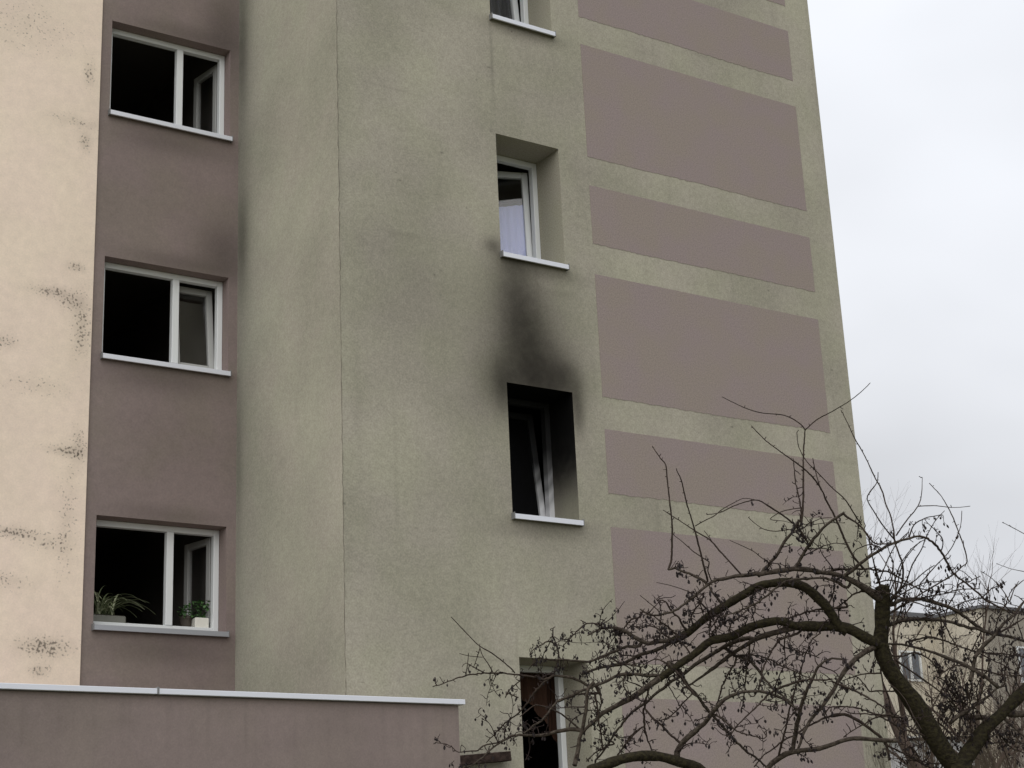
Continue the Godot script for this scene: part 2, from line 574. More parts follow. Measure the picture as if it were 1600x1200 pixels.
func hang_fruit(p: Vector3) -> void:
	var a := p
	var b := p + Vector3(rng.randf_range(-1, 1) * 0.012, -rng.randf_range(0.004, 0.026), rng.randf_range(-1, 1) * 0.012)
	tw.tube(PackedVector3Array([a, (a + b) * 0.5 + Vector3(0.002, 0.001, 0), b]), PackedFloat32Array([0.0009, 0.0007, 0.0008]), 4)
	var dn := Vector3(rng.randf_range(-0.4, 0.4), -1, rng.randf_range(-0.4, 0.4)).normalized()
	fr.drop(b, dn, rng.randf_range(0.013, 0.023), rng.randf_range(0.0055, 0.0090))

# a bare tree in the distance: limbs fork until they are twigs
func grow(big: MB, small: MB, p: Vector3, d: Vector3, l: float, r: float, lev: int, most: int, spread: float, up: float) -> void:
	var k := PackedVector3Array([p])
	var rr := PackedFloat32Array([r])
	var n := 4
	for i in n:
		d = (d + Vector3(rng.randf_range(-1, 1), rng.randf_range(-1, 1) + up, rng.randf_range(-1, 1)) * 0.16).normalized()
		k.append(k[i] + d * (l / n))
		rr.append(r * (1.0 - 0.38 * (i + 1.0) / n))
	if lev < most - 1:
		big.tube(k, rr, 7 if lev < 2 else 5)
	else:
		small.tube(k, rr, 3)
	if lev == most:
		return
	var kids := 3 + rng.randi() % 3
	for i in kids:
		var at := 1 + rng.randi() % n if i > 0 else n
		var s := Vector3(rng.randf_range(-1, 1), rng.randf_range(-0.5, 1), rng.randf_range(-1, 1)).normalized()
		var nd := (d * (1.0 if i else 1.6) + s * spread + Vector3(0, up * 0.4, 0)).normalized()
		grow(big, small, k[at], nd, l * rng.randf_range(0.55, 0.8), rr[at] * rng.randf_range(0.5, 0.72), lev + 1, most, spread, up)

func far_tree(label: String, called: String, category: String, at: Vector3, l: float, r: float, most: int, spread: float, up: float, stems: int, m: Material, sd: int, tall: float) -> void:
	rng.seed = sd
	var o := thing(called, label, category, at)
	var big := MB.new()
	var small := MB.new()
	for i in stems:
		var d := Vector3(rng.randf_range(-1, 1), 0, rng.randf_range(-1, 1)) * (0.08 if stems == 1 else 0.42) + Vector3.UP
		grow(big, small, Vector3(rng.randf_range(-0.3, 0.3), -0.05, rng.randf_range(-0.3, 0.3)) * (0.0 if stems == 1 else 1.0), d.normalized(), l * rng.randf_range(0.9, 1.1), r, 0, most, spread, up)
	# the whole plant at the height it has
	var most_y := 0.1
	for p in small.v:
		most_y = maxf(most_y, p.y)
	for mb in [big, small]:
		for i in mb.v.size():
			mb.v[i] *= tall / most_y
	put("trunk" if stems == 1 else "stems", big, m, o)
	var t := put("twigs", small, m, o)
	t.set_meta("kind", "stuff")

# ---------------------------------------------------------------- the scene
func _ready() -> void:
	rng.seed = 4711
	var cam := Camera3D.new()
	cam.name = "camera"
	cam.transform = Transform3D(Basis(Vector3(0.836907, -0.043594, 0.545607), Vector3(-0.130547, 0.952157, 0.276323), Vector3(-0.531549, -0.302484, 0.791176)), Vector3(-10.268589, 1.600448, 13.579854))
	cam.fov = 25.75912
	cam.near = 0.1
	cam.far = 900.0
	cam.current = true
	add_child(cam)
	var env := Environment.new()
	env.background_mode = Environment.BG_SKY
	var sky := Sky.new()
	var pm := PanoramaSkyMaterial.new()
	pm.panorama = sky_image()
	sky.sky_material = pm
	env.sky = sky
	env.tonemap_mode = Environment.TONE_MAPPER_LINEAR
	env.tonemap_exposure = 1.0
	env.sdfgi_enabled = true
	env.ssao_enabled = true
	env.ssil_enabled = true
	var we := WorldEnvironment.new()
	we.name = "world_environment"
	we.environment = env
	add_child(we)
	var sun := DirectionalLight3D.new()
	sun.name = "overcast_sun"
	sun.light_energy = 0.5
	sun.light_color = Color(1.0, 0.985, 0.96)
	sun.light_angular_distance = 80.0
	sun.shadow_enabled = true
	sun.transform = Transform3D.IDENTITY.looking_at(Vector3(0.66, -0.72, -0.56))
	add_child(sun)

	# ------------------------------------------------------------ materials
	var sage_a := Color(0.612, 0.599, 0.533)
	var sage_b := Color(0.620, 0.600, 0.546)
	var mauve_a := Color(0.562, 0.519, 0.488)
	var mauve_b := Color(0.562, 0.514, 0.502)
	mats.white = flat_mat(Color(0.86, 0.87, 0.87), 0.35)
	mats.shaded_white = flat_mat(Color(0.66, 0.66, 0.65), 0.4)  # greyer white for opened leaves, painting in the dimmer light indoors
	mats.alu = flat_mat(Color(0.84, 0.85, 0.88), 0.4, 0.0)
	mats.alu_grey = flat_mat(Color(0.62, 0.63, 0.65), 0.45, 0.2)
	mats.cap = flat_mat(Color(0.45, 0.45, 0.45), 0.5)
	mats.room = flat_mat(Color(0.40, 0.38, 0.36), 0.95)
	mats.burnt = flat_mat(Color(0.07, 0.068, 0.066), 0.97)
	var glass := flat_mat(Color(0.10, 0.12, 0.12, 0.05), 0.02, 0.0, 0.62)
	glass.transparency = BaseMaterial3D.TRANSPARENCY_ALPHA
	mats.glass = glass
	var sooty_glass := flat_mat(Color(0.03, 0.03, 0.032, 0.9), 0.55, 0.0, 0.2)
	sooty_glass.transparency = BaseMaterial3D.TRANSPARENCY_ALPHA
	mats.sooty_glass = sooty_glass
	var plume_and_marks := [[-0.82, 6.86, 0.45, 0.24, 0.62], [-0.88, 7.10, 0.36, 0.34, 0.54], [-0.98, 7.45, 0.28, 0.42, 0.46], [-1.04, 7.85, 0.24, 0.40, 0.36], [-1.06, 8.14, 0.22, 0.14, 0.22],
		[-0.50, 6.95, 0.21, 0.24, 0.42], [-1.26, 6.74, 0.13, 0.28, 0.42], [-0.34, 6.62, 0.09, 0.28, 0.42], [-0.92, 7.35, 0.60, 0.90, 0.29], [-1.31, 8.29, 0.11, 0.09, 0.32], [-1.45, 6.70, 0.24, 0.35, 0.14],
		[-1.9, 7.6, 0.9, 1.3, 0.06], [-0.8, 5.31, 0.5, 0.10, 0.2], [-0.6, 8.10, 0.4, 0.08, 0.2], [-0.8, 10.93, 0.5, 0.09, 0.22], [-0.8, 2.5, 0.5, 0.12, 0.2], [-1.22, 10.5, 0.02, 0.5, 0.14]]  # also darker bands below each sill
	for i in 70:  # nicks and pits
		plume_and_marks.append([rng.randf_range(SEAM, EDGE), rng.randf_range(2.4, 13.0), rng.randf_range(0.006, 0.022), rng.randf_range(0.005, 0.012), rng.randf_range(0.15, 0.45)])
	for i in 40:  # faint runs and trowel marks
		plume_and_marks.append([rng.randf_range(SEAM, EDGE), rng.randf_range(2.6, 13.0), rng.randf_range(0.015, 0.05), rng.randf_range(0.2, 0.8), rng.randf_range(0.02, 0.06)])
		plume_and_marks.append([rng.randf_range(SEAM, EDGE), rng.randf_range(2.6, 13.0), rng.randf_range(0.15, 0.5), rng.randf_range(0.01, 0.05), rng.randf_range(0.02, 0.07)])
	soot_shade_color = Color(0.115, 0.105, 0.092)
	mats.front = plaster(SEAM, 2.2, EDGE - SEAM, 11.0, 130.0, sage_a, sage_b, 5, 0.30, plume_and_marks)
	var side_soot_shade := [[-2.40, 12.0, 0.42, 3.0, 0.16], [-2.40, 7.0, 0.34, 4.5, 0.12], [-2.33, 11.2, 0.16, 0.75, 0.34], [-2.30, 8.85, 0.16, 0.55, 0.34], [-2.36, 6.2, 0.10, 1.2, 0.16]]  # soot smudges plus shade painted along the inner corner
	mats.side = plaster(REC, 2.2, -REC, 11.0, 130.0, Color(0.616, 0.613, 0.556), Color(0.622, 0.611, 0.562), 15, 0.28, side_soot_shade)
	var rec_smudges := [[-3.3, 11.4, 0.25, 0.5, 0.25], [-3.3, 8.7, 0.3, 0.35, 0.28], [-3.8, 11.3, 0.6, 0.12, 0.2], [-3.8, 8.5, 0.6, 0.12, 0.22], [-3.8, 5.7, 0.6, 0.10, 0.15], [-3.9, 9.9, 0.7, 0.14, 0.18], [-3.9, 7.15, 0.7, 0.14, 0.18], [-3.9, 4.3, 0.7, 0.14, 0.18]]  # soot smudges by the corner, darker bands above and below each opening
	mats.recess = plaster(-4.75, 2.2, 1.65, 11.0, 110.0, Color(0.515, 0.472, 0.445), Color(0.52, 0.470, 0.455), 25, 0.16, rec_smudges)
	var mould := [[-5.2, 7.93, 0.22, 0.06, 1.0], [-4.98, 7.86, 0.14, 0.10, 0.9], [-4.86, 7.6, 0.10, 0.35, 0.8], [-4.95, 6.26, 0.22, 0.06, 1.0], [-4.85, 6.3, 0.08, 0.2, 0.8], [-5.45, 5.38, 0.25, 0.06, 1.0], [-5.1, 5.3, 0.2, 0.08, 0.6], [-5.12, 4.28, 0.28, 0.10, 1.1], [-5.15, 4.05, 0.10, 0.06, 0.9],
		[-4.95, 8.24, 0.10, 0.05, 0.8], [-5.0, 9.9, 0.3, 0.06, 0.55], [-4.88, 10.5, 0.06, 0.15, 0.7], [-4.9, 9.7, 0.07, 0.12, 0.8], [-5.7, 7.33, 0.2, 0.08, 0.7], [-5.3, 6.9, 0.3, 0.10, 0.35], [-5.6, 4.9, 0.3, 0.1, 0.6], [-4.95, 5.5, 0.1, 0.5, 0.5], [-5.6, 10.9, 0.5, 0.3, 0.3]]
	mats.cream = plaster(-8.2, 2.2, 3.46, 11.0, 130.0, Color(0.91, 0.845, 0.77), Color(0.912, 0.842, 0.774), 35, 0.09, [], mould)
	mats.panel = grainy(mauve_a, mauve_b, 45, 3.1, 0.20, 512, 0.008)
	mats.annex = grainy(Color(0.53, 0.48, 0.455), Color(0.535, 0.478, 0.468), 55, 3.7, 0.14, 512, 0.008)
	mats.sage = grainy(sage_a, sage_b, 65, 3.3, 0.24, 512, 0.008)
	soot_shade_color = Color(0.03, 0.028, 0.027)
	mats.burnt_reveal = plaster(0.0, 0.0, 0.5, 1.373, 160.0, sage_a * 0.94, sage_b * 0.94, 75, 0.2, [[0.25, 1.5, 2.0, 0.75, 1.2], [0.25, 1.25, 2.0, 0.45, 1.1], [0.25, 0.8, 2.0, 0.40, 0.75]])
	mats.bark_mossy = grainy(Color(0.125, 0.108, 0.09), Color(0.215, 0.20, 0.135), 85, 0.45, 1.0, 512, 0.03, true, 0.9)
	mats.bark = grainy(Color(0.19, 0.165, 0.145), Color(0.33, 0.30, 0.265), 95, 0.30, 0.9, 256, 0.04, true, 0.7)
	mats.twig = grainy(Color(0.18, 0.15, 0.135), Color(0.28, 0.245, 0.215), 97, 0.3, 0.4, 128, 0.04, true)
	mats.spur = flat_mat(Color(0.185, 0.15, 0.14), 0.9, 0.0, 0.3)
	mats.fruit = flat_mat(Color(0.115, 0.085, 0.085), 0.7, 0.0, 0.4)

	# ------------------------------------------------------------ ground
	var g := MB.new()
	g.quad(Vector3(-500, 0, -500), Vector3(500, 0, -500), Vector3(500, 0, 500), Vector3(-500, 0, 500), Vector3.UP)
	var gr := put("ground", g, grainy(Color(0.34, 0.35, 0.25), Color(0.40, 0.38, 0.31), 105, 2.6, 0.5, 512, 0.02), self)
	gr.set_meta("kind", "structure")
	gr.set_meta("label", "winter lawn around the apartment blocks")

	# ------------------------------------------------------------ the block of flats
	var b := thing("apartment_building", "sage plastered block of flats with mauve painted bands and a sooty burnt out window", "building")
	var opens := []
	for y in [11.03, 8.23, 5.43, 2.63]:
		opens.append([-1.209, -0.391, y, y + 1.373])
	var mb := MB.new()
	wall_sheet(mb, SEAM, EDGE, 0.0, TOPY, 0.0, opens, Rect2(SEAM, 2.2, EDGE - SEAM, 11.0))
	put("front_wall", mb, mats.front, b)
	mb = MB.new()
	var u1 := 1.0 + 2.2 / 11.0
	var u0 := 1.0 - (TOPY - 2.2) / 11.0
	mb.quad(Vector3(SEAM, 0, REC), Vector3(SEAM, 0, 0), Vector3(SEAM, TOPY, 0), Vector3(SEAM, TOPY, REC), Vector3.LEFT, Vector2(0, u1), Vector2(1, u1), Vector2(1, u0), Vector2(0, u0))
	put("side_wall", mb, mats.side, b)
	var mo := []
	for y in [10.13, 7.345, 4.53]:
		mo.append([-4.623, -3.214, y, (11.234 if y > 9.0 else 8.434 if y > 6.0 else 5.634)])
	mb = MB.new()
	wall_sheet(mb, -4.746, SEAM, 0.0, TOPY, REC, mo, Rect2(-4.75, 2.2, 1.65, 11.0))
	put("recessed_wall", mb, mats.recess, b)
	mb = MB.new()
	mb.quad(Vector3(EDGE, 0, 0), Vector3(EDGE, 0, -11), Vector3(EDGE, TOPY, -11), Vector3(EDGE, TOPY, 0), Vector3.RIGHT)
	put("end_wall", mb, mats.sage, b)
	mb = MB.new()
	mb.quad(Vector3(-4.746, 0, -11), Vector3(EDGE, 0, -11), Vector3(EDGE, TOPY, -11), Vector3(-4.746, TOPY, -11), Vector3.FORWARD)
	mb.quad(Vector3(-4.746, 0, -11), Vector3(-4.746, 0, REC), Vector3(-4.746, TOPY, REC), Vector3(-4.746, TOPY, -11), Vector3.LEFT)
	put("back_wall", mb, mats.sage, b)
	mb = MB.new()
	mb.box(Vector3(SEAM - 0.1, TOPY, -11.1), Vector3(EDGE + 0.1, TOPY + 0.22, 0.1), 0.01)
	mb.box(Vector3(-4.746, TOPY + 0.002, -11.1), Vector3(SEAM - 0.102, TOPY + 0.218, REC + 0.1), 0.01)
	put("roof", mb, mats.alu_grey, b)
	# cracked joint where the front meets the side
	mb = MB.new()
	var zig := PackedVector3Array()
	var zr := PackedFloat32Array()
	var yy := 2.2
	while yy < 13.4:
		zig.append(Vector3(SEAM + 0.004 + rng.randf_range(-0.006, 0.006), yy, 0.0))
		zr.append(rng.randf_range(0.001, 0.0045))
		yy += rng.randf_range(0.03, 0.09)
	mb.tube(zig, zr, 5)
	put("corner_bead", mb, flat_mat(Color(0.42, 0.40, 0.355), 0.95), b)
	# painted bands
	var k := 0
	for y in [14.0, 11.2, 8.4, 5.6, 2.8]:
		painted_panel(b, 0.0, 3.268, y - 1.597, y - 0.2, mats.panel)
		painted_panel(b, 0.0, 3.268, y + 0.154, y + 0.852, mats.panel)
	# stairwell windows of the sage front
	var room := func(y: float) -> Array: return [-2.7, 1.2, y - 0.9, y + 1.68, -4.4]
	make_window(b, "window with its sash tilted in and a pale curtain", -1.209, -0.391, 11.03, 12.403, 0.0, 0.43, [[-1.159, -0.441, "tilt", 5.0]], [], mats.white, mats.glass, mats.sage, mats.alu, room.call(11.03), mats.room, mats.white)
	make_window(b, "tilted window reflecting the sky", -1.209, -0.391, 8.23, 9.603, 0.0, 0.43, [[-1.159, -0.441, "ajar", 3.5]], [], mats.white, mats.glass, mats.sage, mats.alu, room.call(8.23), mats.room, mats.white)
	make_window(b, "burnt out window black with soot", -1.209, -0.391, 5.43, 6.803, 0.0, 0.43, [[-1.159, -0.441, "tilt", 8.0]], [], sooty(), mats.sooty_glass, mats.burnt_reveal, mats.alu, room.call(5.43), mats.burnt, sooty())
	make_window(b, "lowest front window behind the branches", -1.209, -0.391, 2.63, 4.003, 0.0, 0.43, [[-1.159, -0.441, "left", 100.0]], [], mats.white, mats.glass, mats.sage, mats.alu, room.call(2.63), mats.room, mats.white)
	var wide := func(y: float) -> Array: return [-4.72, -3.13, y - 0.9, y + 1.68, -7.5]
	make_window(b, "upper wide window with its right leaf swung in", -4.623, -3.214, 10.13, 11.234, REC, 0.15, [[-4.573, -3.79, "left", 98.0], [-3.735, -3.264, "right", 80.0]], [-3.80, -3.724], mats.white, mats.glass, mats.annex, mats.alu, wide.call(10.13), mats.room, mats.shaded_white)
	make_window(b, "middle wide window with its right leaf tilted in", -4.623, -3.214, 7.345, 8.434, REC, 0.15, [[-4.573, -3.79, "left", 98.0], [-3.735, -3.264, "tilt", 6.0]], [-3.80, -3.724], mats.white, mats.glass, mats.annex, mats.alu, wide.call(7.345), mats.room, mats.shaded_white)
	make_window(b, "lower wide window with plants standing in it", -4.623, -3.214, 4.53, 5.634, REC, 0.18, [[-4.573, -3.79, "left", 98.0], [-3.735, -3.264, "right", 78.0]], [-3.80, -3.724], mats.white, mats.glass, mats.annex, mats.alu_grey, wide.call(4.53), mats.room, mats.shaded_white)

	# ------------------------------------------------------------ neighbouring cream section
	var nb := thing("neighbouring_building", "cream rendered wall of the next block, speckled with grey mould", "building")
	mb = MB.new()
	wall_sheet(mb, -15.0, -4.746, 0.0, TOPY, REC + 0.025, [], Rect2(-8.2, 2.2, 3.46, 11.0))
	mb.quad(Vector3(-4.746, 0, REC), Vector3(-4.746, 0, REC + 0.025), Vector3(-4.746, TOPY, REC + 0.025), Vector3(-4.746, TOPY, REC), Vector3.RIGHT, Vector2(1, 0.5), Vector2(1, 0.5), Vector2(1, 0.5), Vector2(1, 0.5))
	put("wall", mb, mats.cream, nb)
	mb = MB.new()
	mb.box(Vector3(-15.1, TOPY + 0.001, -11.1), Vector3(-4.748, TOPY + 0.22, REC + 0.12), 0.01)
	put("roof", mb, mats.alu_grey, nb)

	# ------------------------------------------------------------ low annex with its white coping
	var an := thing("low_annex", "low mauve plastered annex with a white sheet metal coping", "annex")
	mb = MB.new()
	wall_sheet(mb, -9.5, -2.815, 0.0, 3.31, 1.46, [], Rect2(-7.0, 2.0, 4.2, 1.40))
	mb.quad(Vector3(-2.815, 0, 1.46), Vector3(-2.815, 0, 0.0), Vector3(-2.815, 3.30, 0.0), Vector3(-2.815, 3.30, 1.46), Vector3.RIGHT, Vector2(0.9, 1), Vector2(1, 1), Vector2(1, 0), Vector2(0.9, 0))
	mb.quad(Vector3(-9.5, 3.30, 1.46), Vector3(-2.815, 3.30, 1.46), Vector3(-2.815, 3.30, -2.38), Vector3(-9.5, 3.30, -2.38), Vector3.UP)
	var runs := []
	for i in 34:
		runs.append([rng.randf_range(-7.0, -2.8), 3.25 - rng.randf_range(0.0, 0.25), rng.randf_range(0.01, 0.04), rng.randf_range(0.1, 0.4), rng.randf_range(0.01, 0.035)])
		runs.append([rng.randf_range(-7.0, -2.8), rng.randf_range(2.3, 3.2), rng.randf_range(0.1, 0.5), rng.randf_range(0.03, 0.15), rng.randf_range(0.01, 0.03)])
	put("wall", mb, plaster(-7.0, 2.0, 4.2, 1.40, 170.0, Color(0.51, 0.466, 0.442), Color(0.512, 0.464, 0.447), 55, 0.16, runs), an)
	for s in [[-9.55, -5.486], [-5.480, -2.772]]:
		mb = MB.new()
		mb.box(Vector3(s[0], 3.315, 1.15), Vector3(s[1], 3.357, 1.505), 0.003)
		put("coping", mb, mats.alu, an)
	mb = MB.new()
	mb.box(Vector3(-5.492, 3.312, 1.14), Vector3(-5.474, 3.368, 1.509), 0.003)
	put("coping_joint", mb, mats.cap, an)
	mb = MB.new()
	mb.box(Vector3(-2.812, 3.306, -0.003), Vector3(-2.778, 3.354, 1.14), 0.003)
	put("end_coping", mb, mats.alu, an)

	# weathered beam along the front beside the annex
	var bm := thing("wooden_beam", "short weathered brown beam sticking out beside the low annex", "beam", Vector3(-2.81, 2.93, 0.09))
	mb = MB.new()
	mb.box(Vector3(0, -0.045, -0.06), Vector3(1.385, 0.045, 0.04), 0.006, Transform3D(Basis(Vector3.BACK, 0.085), Vector3.ZERO))
	put("plank", mb, grainy(Color(0.17, 0.135, 0.12), Color(0.25, 0.205, 0.185), 115, 0.4, 0.5, 128, 0.03, true, 0.3), bm)

	# ------------------------------------------------------------ curtains
	var sky_tinted_net := flat_mat(Color(0.72, 0.75, 0.92), 0.9)  # lavender tint stands for the sky reflected in the pane
	sky_tinted_net.backlight_enabled = true
	sky_tinted_net.backlight = Color(0.3, 0.3, 0.3)
	var cc := thing("net_curtain", "net half curtain, tinted and cut as the sky reflection, on the ajar window above the burnt one", "curtain", Vector3(-0.8 + 0.359, 8.28, -0.5))
	mb = MB.new()
	var nn := 48
	for i in nn:
		for j in 6:
			var q := []
			for c in [[i, j], [i + 1, j], [i + 1, j + 1], [i, j + 1]]:
				var f := float(c[0]) / nn
				q.append(Vector3(-0.66 + 0.60 * f, 0.05 + (0.74 + 0.10 * f + 0.002 * sin(f * 40.0)) * c[1] / 6.0, -0.052 + 0.007 * sin(f * 46.0) + 0.003 * sin(f * 17.0)))  # top edge slants like the edge of the reflection
			mb.quad(q[0], q[1], q[2], q[3], Vector3.BACK)
	put("cloth", mb, sky_tinted_net, cc, Transform3D(Basis(Vector3.UP, -deg_to_rad(19.0)) * Basis(Vector3.RIGHT, -deg_to_rad(3.5)), Vector3.ZERO))
	curtain("white curtain gathered at the left of the topmost front window", -1.17, -0.98, 11.05, 12.35, -0.68, 4.0, 0.02, sky_tinted_net, "net_curtain")
	curtain("dark striped curtain in the topmost front window", -0.97, -0.44, 11.05, 12.35, -0.74, 6.0, 0.03, flat_mat(Color(0.33, 0.34, 0.37), 0.9), "curtain")
	curtain("rust brown curtain drawn to the right in the lowest front window", -1.0, -0.06, 2.75, 3.97, -0.64, 6.0, 0.025, flat_mat(Color(0.27, 0.175, 0.12), 0.9), "curtain", PackedFloat32Array([3.80, 3.74, 3.70, 3.62, 3.50, 3.34, 3.16, 2.96, 2.76]))

	# ------------------------------------------------------------ plants in the lower wide window
	plants()
	# ------------------------------------------------------------ far buildings and trees
	far_things()
	# ------------------------------------------------------------ the fruit tree
	rng.seed = 77
	tree = thing("fruit_tree", "bare fruit tree hung with withered dark fruit in front of the block", "tree", Vector3(-2.837562, 0.000000, 6.811402))
	tw = MB.new()
	fr = MB.new()
	mb = MB.new()
	mb.tube(smooth_path([Vector3(0.10, -0.1, 0.05), Vector3(0.06, 0.5, 0.03), Vector3(0.0, 1.2, 0.0), Vector3(-0.02, 1.8, 0.01), Vector3(0.02, 2.33, 0.03)], 0.05), PackedFloat32Array(range(60).map(func(i): return 0.125 - 0.0012 * mini(i, 40))), 14)
	put("trunk", mb, mats.bark_mossy, tree)
	grow_fruit_tree()
	var t := put("spurs", tw, mats.spur, tree)
	t.set_meta("kind", "stuff")
	t = put("withered_fruit", fr, mats.fruit, tree)
	t.set_meta("kind", "stuff")

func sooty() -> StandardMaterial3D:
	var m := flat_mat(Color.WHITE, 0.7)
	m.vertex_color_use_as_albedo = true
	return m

func plants() -> void:
	var zb := REC - 0.21
	# spider plant in a grey trough
	var o := thing("spider_plant", "spider plant with drooping striped leaves in a grey trough", "potted plant", Vector3(-4.36, 4.592, zb - 0.12))
	var mb := MB.new()
	mb.box(Vector3(-0.24, 0.0, -0.08), Vector3(0.17, 0.085, 0.08), 0.012)
	put("trough", mb, flat_mat(Color(0.45, 0.45, 0.42), 0.6), o)
	mb = MB.new()
	mb.box(Vector3(-0.225, 0.086, -0.065), Vector3(0.155, 0.091, 0.065))
	put("soil", mb, flat_mat(Color(0.15, 0.12, 0.1), 1.0), o)
	var leaf_a := flat_mat(Color(0.42, 0.46, 0.33), 0.5)
	var leaf_b := flat_mat(Color(0.60, 0.62, 0.50), 0.5)
	for i in 44:
		var az := rng.randf() * TAU
		var fwd := Vector3(cos(az), 0, sin(az) * 0.7 + 0.3)
		var l := rng.randf_range(0.28, 0.56)
		var p := Vector3(rng.randf_range(-0.14, 0.08), 0.085, rng.randf_range(-0.03, 0.03))
		var v := (fwd * 0.55 + Vector3.UP * rng.randf_range(0.9, 2.2)).normalized()
		mb = MB.new()
		var side := fwd.cross(Vector3.UP).normalized()
		var prev := p
		var n := 9
		var wd := rng.randf_range(0.006, 0.011)
		for j in n:
			v = (v + Vector3.DOWN * rng.randf_range(0.15, 0.30) + fwd * 0.05).normalized()
			var q := prev + v * (l / n)
			var w0 := wd * sin(PI * (0.2 + 0.8 * j / n))
			var w1 := wd * sin(PI * (0.2 + 0.8 * (j + 1.0) / n)) + 0.0004
			var up := side.cross(v).normalized() * 0.0025
			mb.quad(prev - side * w0 + up, prev + up * 0.0, q + up * 0.0, q - side * w1 + up, Vector3.UP)
			mb.quad(prev + up * 0.0, prev + side * w0 + up, q + side * w1 + up, q + up * 0.0, Vector3.UP)
			prev = q
		put("leaf", mb, leaf_a if i % 3 else leaf_b, o)
	# leafy plant in a white pot
	o = thing("leafy_plant", "bushy green plant in a white square pot", "potted plant", Vector3(-3.375, 4.590, zb - 0.09))
	mb = MB.new()
	mb.box(Vector3(-0.075, 0.0, -0.07), Vector3(0.075, 0.115, 0.07), 0.008)
	put("pot", mb, flat_mat(Color(0.88, 0.87, 0.83), 0.45), o)
	var green := flat_mat(Color(0.20, 0.33, 0.16), 0.55)
	var green2 := flat_mat(Color(0.26, 0.40, 0.20), 0.55)
	for i in 170:
		var c := Vector3(rng.randf_range(-0.20, 0.09), rng.randf_range(0.10, 0.30), rng.randf_range(-0.12, 0.05))
		if c.x < -0.08 and c.y > 0.24:
			c.y -= 0.08
		var d := Vector3(rng.randf_range(-1, 1), rng.randf_range(-0.3, 1), rng.randf_range(-1, 1)).normalized()
		var e := d.cross(Vector3(0.3, 1, 0.2)).normalized() * 0.02
		mb = MB.new()
		var tip := c + d * rng.randf_range(0.03, 0.05)
		var mid := (c + tip) * 0.5 + Vector3(0, 0.006, 0)
		mb.tri(c, mid + e, mid - e, Vector3.UP + Vector3.BACK)
		mb.tri(tip, mid + e, mid - e, Vector3.UP + Vector3.BACK)
		put("leaf", mb, green if i % 2 else green2, o)
	o = thing("flower_pot", "small brown pot half hidden behind the white square pot", "pot", Vector3(-3.50, 4.590, zb - 0.16))
	mb = MB.new()
	mb.tube(PackedVector3Array([Vector3(0, 0, 0), Vector3(0, 0.11, 0), Vector3(0, 0.111, 0), Vector3(0, 0.135, 0)]), PackedFloat32Array([0.05, 0.066, 0.072, 0.073]), 18)
	put("pot_body", mb, flat_mat(Color(0.30, 0.27, 0.24), 0.8), o)

func far_wall(o: Node3D, a: Vector3, c: Vector3, top_a: float, top_c: float, m: Material, called := "wall") -> void:
	var mb := MB.new()
	var out := (c - a).cross(Vector3.UP)
	mb.quad(a, c, Vector3(c.x, top_c, c.z), Vector3(a.x, top_a, a.z), -out)
	put(called, mb, m, o)

func far_window(o: Node3D, a: Vector3, dir: Vector3, along: float, y: float, w: float, h: float) -> void:
	var t := Transform3D(Basis(dir, Vector3.UP, Vector3.BACK), a + dir * along + Vector3(0, y, 0))
	var s := sub("window", o, t)
	var mb := MB.new()
	four_bars(mb, -w * 0.5, w * 0.5, 0, h, -0.02, 0.05, 0.06, 0.0)
	mb.box(Vector3(-0.05, 0.09, -0.018), Vector3(0.05, h - 0.09, 0.048))
	put("frame", mb, mats.white, s)
	mb = MB.new()
	mb.box(Vector3(-w * 0.5 + 0.08, 0.08, -0.01), Vector3(w * 0.5 - 0.08, h - 0.08, 0.01))
	put("pane", mb, flat_mat(Color(0.38, 0.40, 0.43), 0.15), s)  # pane colour lightened to paint in distance haze

